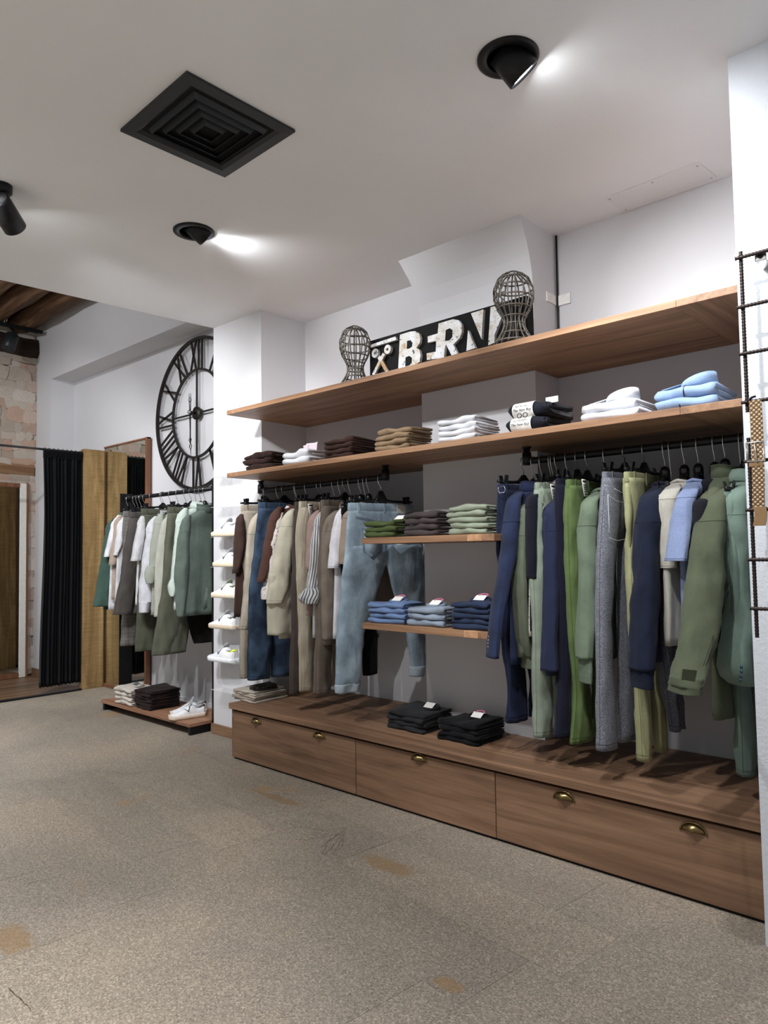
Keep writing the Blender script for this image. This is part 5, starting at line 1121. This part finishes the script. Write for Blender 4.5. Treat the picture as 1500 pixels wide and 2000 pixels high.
top('R', 'navy sweatshirt', 'navy blue sweatshirt with ribbed cuff right of the pale lime trousers', 'sweatshirt', 'hanging_sweatshirt', NVY, (1260, 974), (1262, 1290), [(1258, 1296, 972), (1253, 1296, 1030), (1250, 1296, 1110), (1246, 1292, 1200), (1240, 1281, 1311)], seed=33, collar='tee', cuff=[(1243, 1277, 1306), (1245, 1274, 1346)], amp=.07, depth=.055)
top('R', 'ecru marl tee', 'ecru marl short-sleeved tee behind the light blue tee', 'tee', 'hanging_tee', fab('ecru_marl', (186, 182, 170), 'melange', (160, 156, 146)), (1294, 970), (1320, 1260), [(1293, 1326, 966), (1293, 1322, 1020), (1296, 1318, 1110)], seed=34, sang=.4, ang=.05)
trousers('R', 'charcoal denim jeans', 'charcoal denim jeans kicking left beneath the pale tees', fab('charcoal_denim', (56, 58, 68), 'acid', (104, 106, 118)), [(1290, 1330, 960), (1290, 1330, 1100), (1291, 1326, 1250), (1296, 1326, 1310), (1306, 1330, 1380), (1314, 1334, 1430)], seed=35, back=.06, waist=.24)
top('R', 'light blue tee', 'light blue marl short-sleeved tee on the right rail', 'tee', 'hanging_tee', fab('sky_marl', (112, 128, 168), 'melange', (138, 152, 186)), (1328, 969), (1335, 1280), [(1327, 1362, 966), (1320, 1350, 1030), (1312, 1340, 1096)], seed=36, sang=.35)
top('R', 'black polo', 'black shirt in shadow between the light blue tee and olive jacket', 'shirt', 'hanging_shirt', fab('black_shirt', (24, 24, 32)), (1362, 985), (1372, 1250), [(1360, 1384, 980), (1358, 1382, 1040), (1356, 1378, 1150)], seed=37, collar='shirt')
FJ = fab('field_olive', (88, 96, 72))
def field(g, c, zs, zc, zh, u, v, Yc):
    D = mat_plain('olive_stitch', (48, 54, 40), .8)
    pts = [(1430, 1105), (1420, 1150), (1404, 1205), (1390, 1250), (1374, 1300)]
    for dx in (0, 5):
        m = MB(); m.tube([on_plane(x+dx, y, (c, u), .058) for x, y in pts], .0014, 5); m.build('sleeve_seam', D, g)
    m = MB(); m.prism([on_plane(x, y, (c, u), .056) for x, y in ((1330, 1306), (1358, 1309), (1354, 1331), (1327, 1327))], v*.006); m.build('cuff_strap', mat_plain('olive_tab', (84, 90, 68), .9, 0, .1), g, .001)
top('R', 'olive field jacket', 'olive field jacket with seamed sleeve and buckled cuff near the pillar', 'jacket', 'hanging_jacket', FJ, (1383, 974), (1395, 1400), [(1381, 1420, 970), (1371, 1422, 1050), (1362, 1428, 1120), (1352, 1424, 1200), (1340, 1402, 1280), (1325, 1374, 1345)], seed=38, collar='stand', neck=.1, cuff=[(1327, 1380, 1325), (1325, 1370, 1358)], depth=.06, extra=field, amp=.05, k=4, hook=.09)
MB_ = fab('mint_wool', (114, 138, 124))
top('R', 'mint blazer', 'mint green blazer with navy cuff buttons beside the white pillar', 'blazer', 'hanging_blazer', MB_, (1425, 965), (1440, 1330), [(1424, 1470, 962), (1425, 1472, 1030), (1432, 1474, 1110), (1432, 1476, 1200), (1423, 1478, 1310), (1440, 1472, 1340)], seed=39, collar='jacket', depth=.05, amp=.04, extra=buttons([(1449, 1303), (1449, 1312), (1448, 1321), (1447, 1329)], YR-.29, .0065, mat_plain('navy_button', (34, 60, 84), .4)))
trousers('R', 'mint suit trousers', 'mint green suit trousers below the mint blazer at the pillar', fab('mint_wool_trouser', (104, 126, 114)), [(1419, 1450, 960), (1424, 1455, 1150), (1441, 1480, 1330), (1449, 1486, 1517)], seed=40)
# ---------------- rack
top('K', 'dark green jacket', 'dark bottle green jacket leaning out at the far end of the rack', 'jacket', 'hanging_jacket', fab('bottle_green', (62, 92, 82)), (206, 1024), (216, 1190), [(205, 222, 1024), (198, 220, 1060), (190, 218, 1100), (181, 214, 1150), (174, 206, 1186)], seed=51, collar='shirt', ang=-.1, depth=.05)
top('K', 'first white tee', 'white tee next to the dark green jacket on the rack', 'tee', 'hanging_tee', fab('white_jersey2', (226, 226, 232)), (216, 1018), (221, 1190), [(216, 234, 1017), (208, 226, 1050), (199.5, 213, 1088)], seed=52, sang=.35)
top('K', 'sand tee', 'sand beige tee between two white tees on the rack', 'tee', 'hanging_tee', fab('sand_jersey', (184, 160, 142)), (222, 1014), (230, 1170), [(221, 236, 1016), (215, 231, 1060), (208, 224, 1104)], seed=53, sang=.35)
top('K', 'second white tee', 'white tee right of the sand tee on the rack', 'tee', 'hanging_tee', fab('white_jersey2', (226, 226, 232)), (228, 1020), (232, 1186), [(228, 244, 1019), (223, 240, 1055), (219, 229, 1085)], seed=54, sang=.35)
trousers('K', 'grey plaid trousers', 'grey plaid trousers with crumpled waist on the rack', fab('grey_plaid', (128, 124, 118), 'plaid', (96, 92, 92)), [(241, 264, 998), (240, 262, 1060), (240, 262, 1150), (235, 264, 1262)], seed=55, amp=.05)
trousers('K', 'taupe grey trousers', 'plain taupe grey trousers right of the plaid pair', fab('taupe_grey', (92, 86, 82)), [(254, 276, 1000), (244, 268, 1060, 2.80), (238, 264, 1110, 2.76), (229, 256, 1160, 2.72), (222, 249, 1201, 2.69)], seed=56)
top('K', 'third white tee', 'white tee in the middle of the rack by olive trousers', 'tee', 'hanging_tee', fab('white_jersey3', (232, 232, 236)), (268, 1013), (270, 1180), [(268, 282, 1012), (260, 279, 1050), (252, 271, 1096)], seed=57, sang=.4)
trousers('K', 'olive cargo trousers', 'olive cargo trousers behind the white sweatshirt on the rack', fab('olive_cargo', (96, 98, 80)), [(276, 300, 993), (275, 300, 1060), (270, 298, 1160), (264, 295, 1273)], seed=58)
top('K', 'white sweatshirt', 'white sweatshirt with ribbed cuff on the rack', 'sweatshirt', 'hanging_sweatshirt', fab('white_fleece', (228, 228, 238)), (285, 1024), (292, 1190), [(284, 306, 1022), (278, 303, 1070), (270, 299, 1120), (266, 294, 1178)], seed=59, cuff=[(267, 290, 1176), (268, 288, 1197)], depth=.05)
top('K', 'sage linen shirt', 'sage linen shirt with rolled-up cuff on the rack', 'shirt', 'hanging_shirt', fab('sage_linen', (160, 166, 152), 'melange', (180, 184, 172)), (299, 1016), (305, 1200), [(298, 318, 1014), (292, 314, 1060), (287, 306, 1112), (284, 302, 1125)], seed=60, collar='shirt', cuff=[(285, 302, 1106), (280, 301, 1118), (281, 299, 1132), (284, 298, 1140)], amp=.08)
top('K', 'pale linen jacket', 'pale oatmeal linen jacket left of olive trousers on the rack', 'jacket', 'hanging_jacket', fab('oat_linen', (196, 196, 184), 'melange', (178, 178, 166)), (314, 1022), (302, 1206), [(312, 330, 1020), (305, 324, 1060), (300, 321, 1110), (299, 318, 1160), (298, 314, 1205)], seed=61, collar='jacket')
trousers('K', 'olive wide trousers', 'wide olive trousers left of the mint shirt on the rack', fab('olive_wide', (100, 102, 84)), [(328, 352, 990), (321, 350, 1070), (317, 350, 1140), (305, 346, 1215), (296, 337, 1281)], seed=62, waist=.4, back=.07)
top('K', 'mint linen shirt', 'pale mint linen shirt with rolled cuff behind the green blazer', 'shirt', 'hanging_shirt', fab('mint_linen', (190, 206, 196), 'melange', (206, 220, 212)), (343, 1008), (348, 1190), [(342, 364, 1006), (337, 360, 1060), (331, 350, 1130), (329, 345, 1146)], seed=63, collar='shirt', cuff=[(330, 345, 1132), (325, 345, 1144), (327, 343, 1158), (330, 341, 1165)], neck=.085)
def gpocket(g, c, zs, zc, zh, u, v, Yc):
    m = MB(); m.loft([[c+u*(-.05+.03*q+.10*s)+v*(.047)+np.array([0, 0, zh+.05+.15*q]) for s in (0, .5, 1)] for q in (0, .5, 1)], caps=False, closed=False); m.build('patch_pocket', GRB, g, sol=.004)
GRB = fab('grey_green_wool', (98, 114, 104))
top('K', 'grey-green blazer', 'grey-green knitted blazer, nearest on the rack beside the column', 'blazer', 'hanging_blazer', GRB, (351, 1020), (352, 1202), [(350, 370, 1018), (343, 366, 1060), (338, 364, 1110), (338, 362, 1150), (343, 358, 1205)], seed=64, collar='stand', extra=gpocket, neck=.1, t=.04)
trousers('K', 'black rack trousers', 'black trousers showing below the grey-green blazer on the rack', fab('brown_black', (30, 27, 25)), [(362, 390, 1010), (362, 395, 1120), (367, 410, 1206), (378, 413, 1257)], seed=65, back=.05, depth=.02, waist=.2, legw=.12)
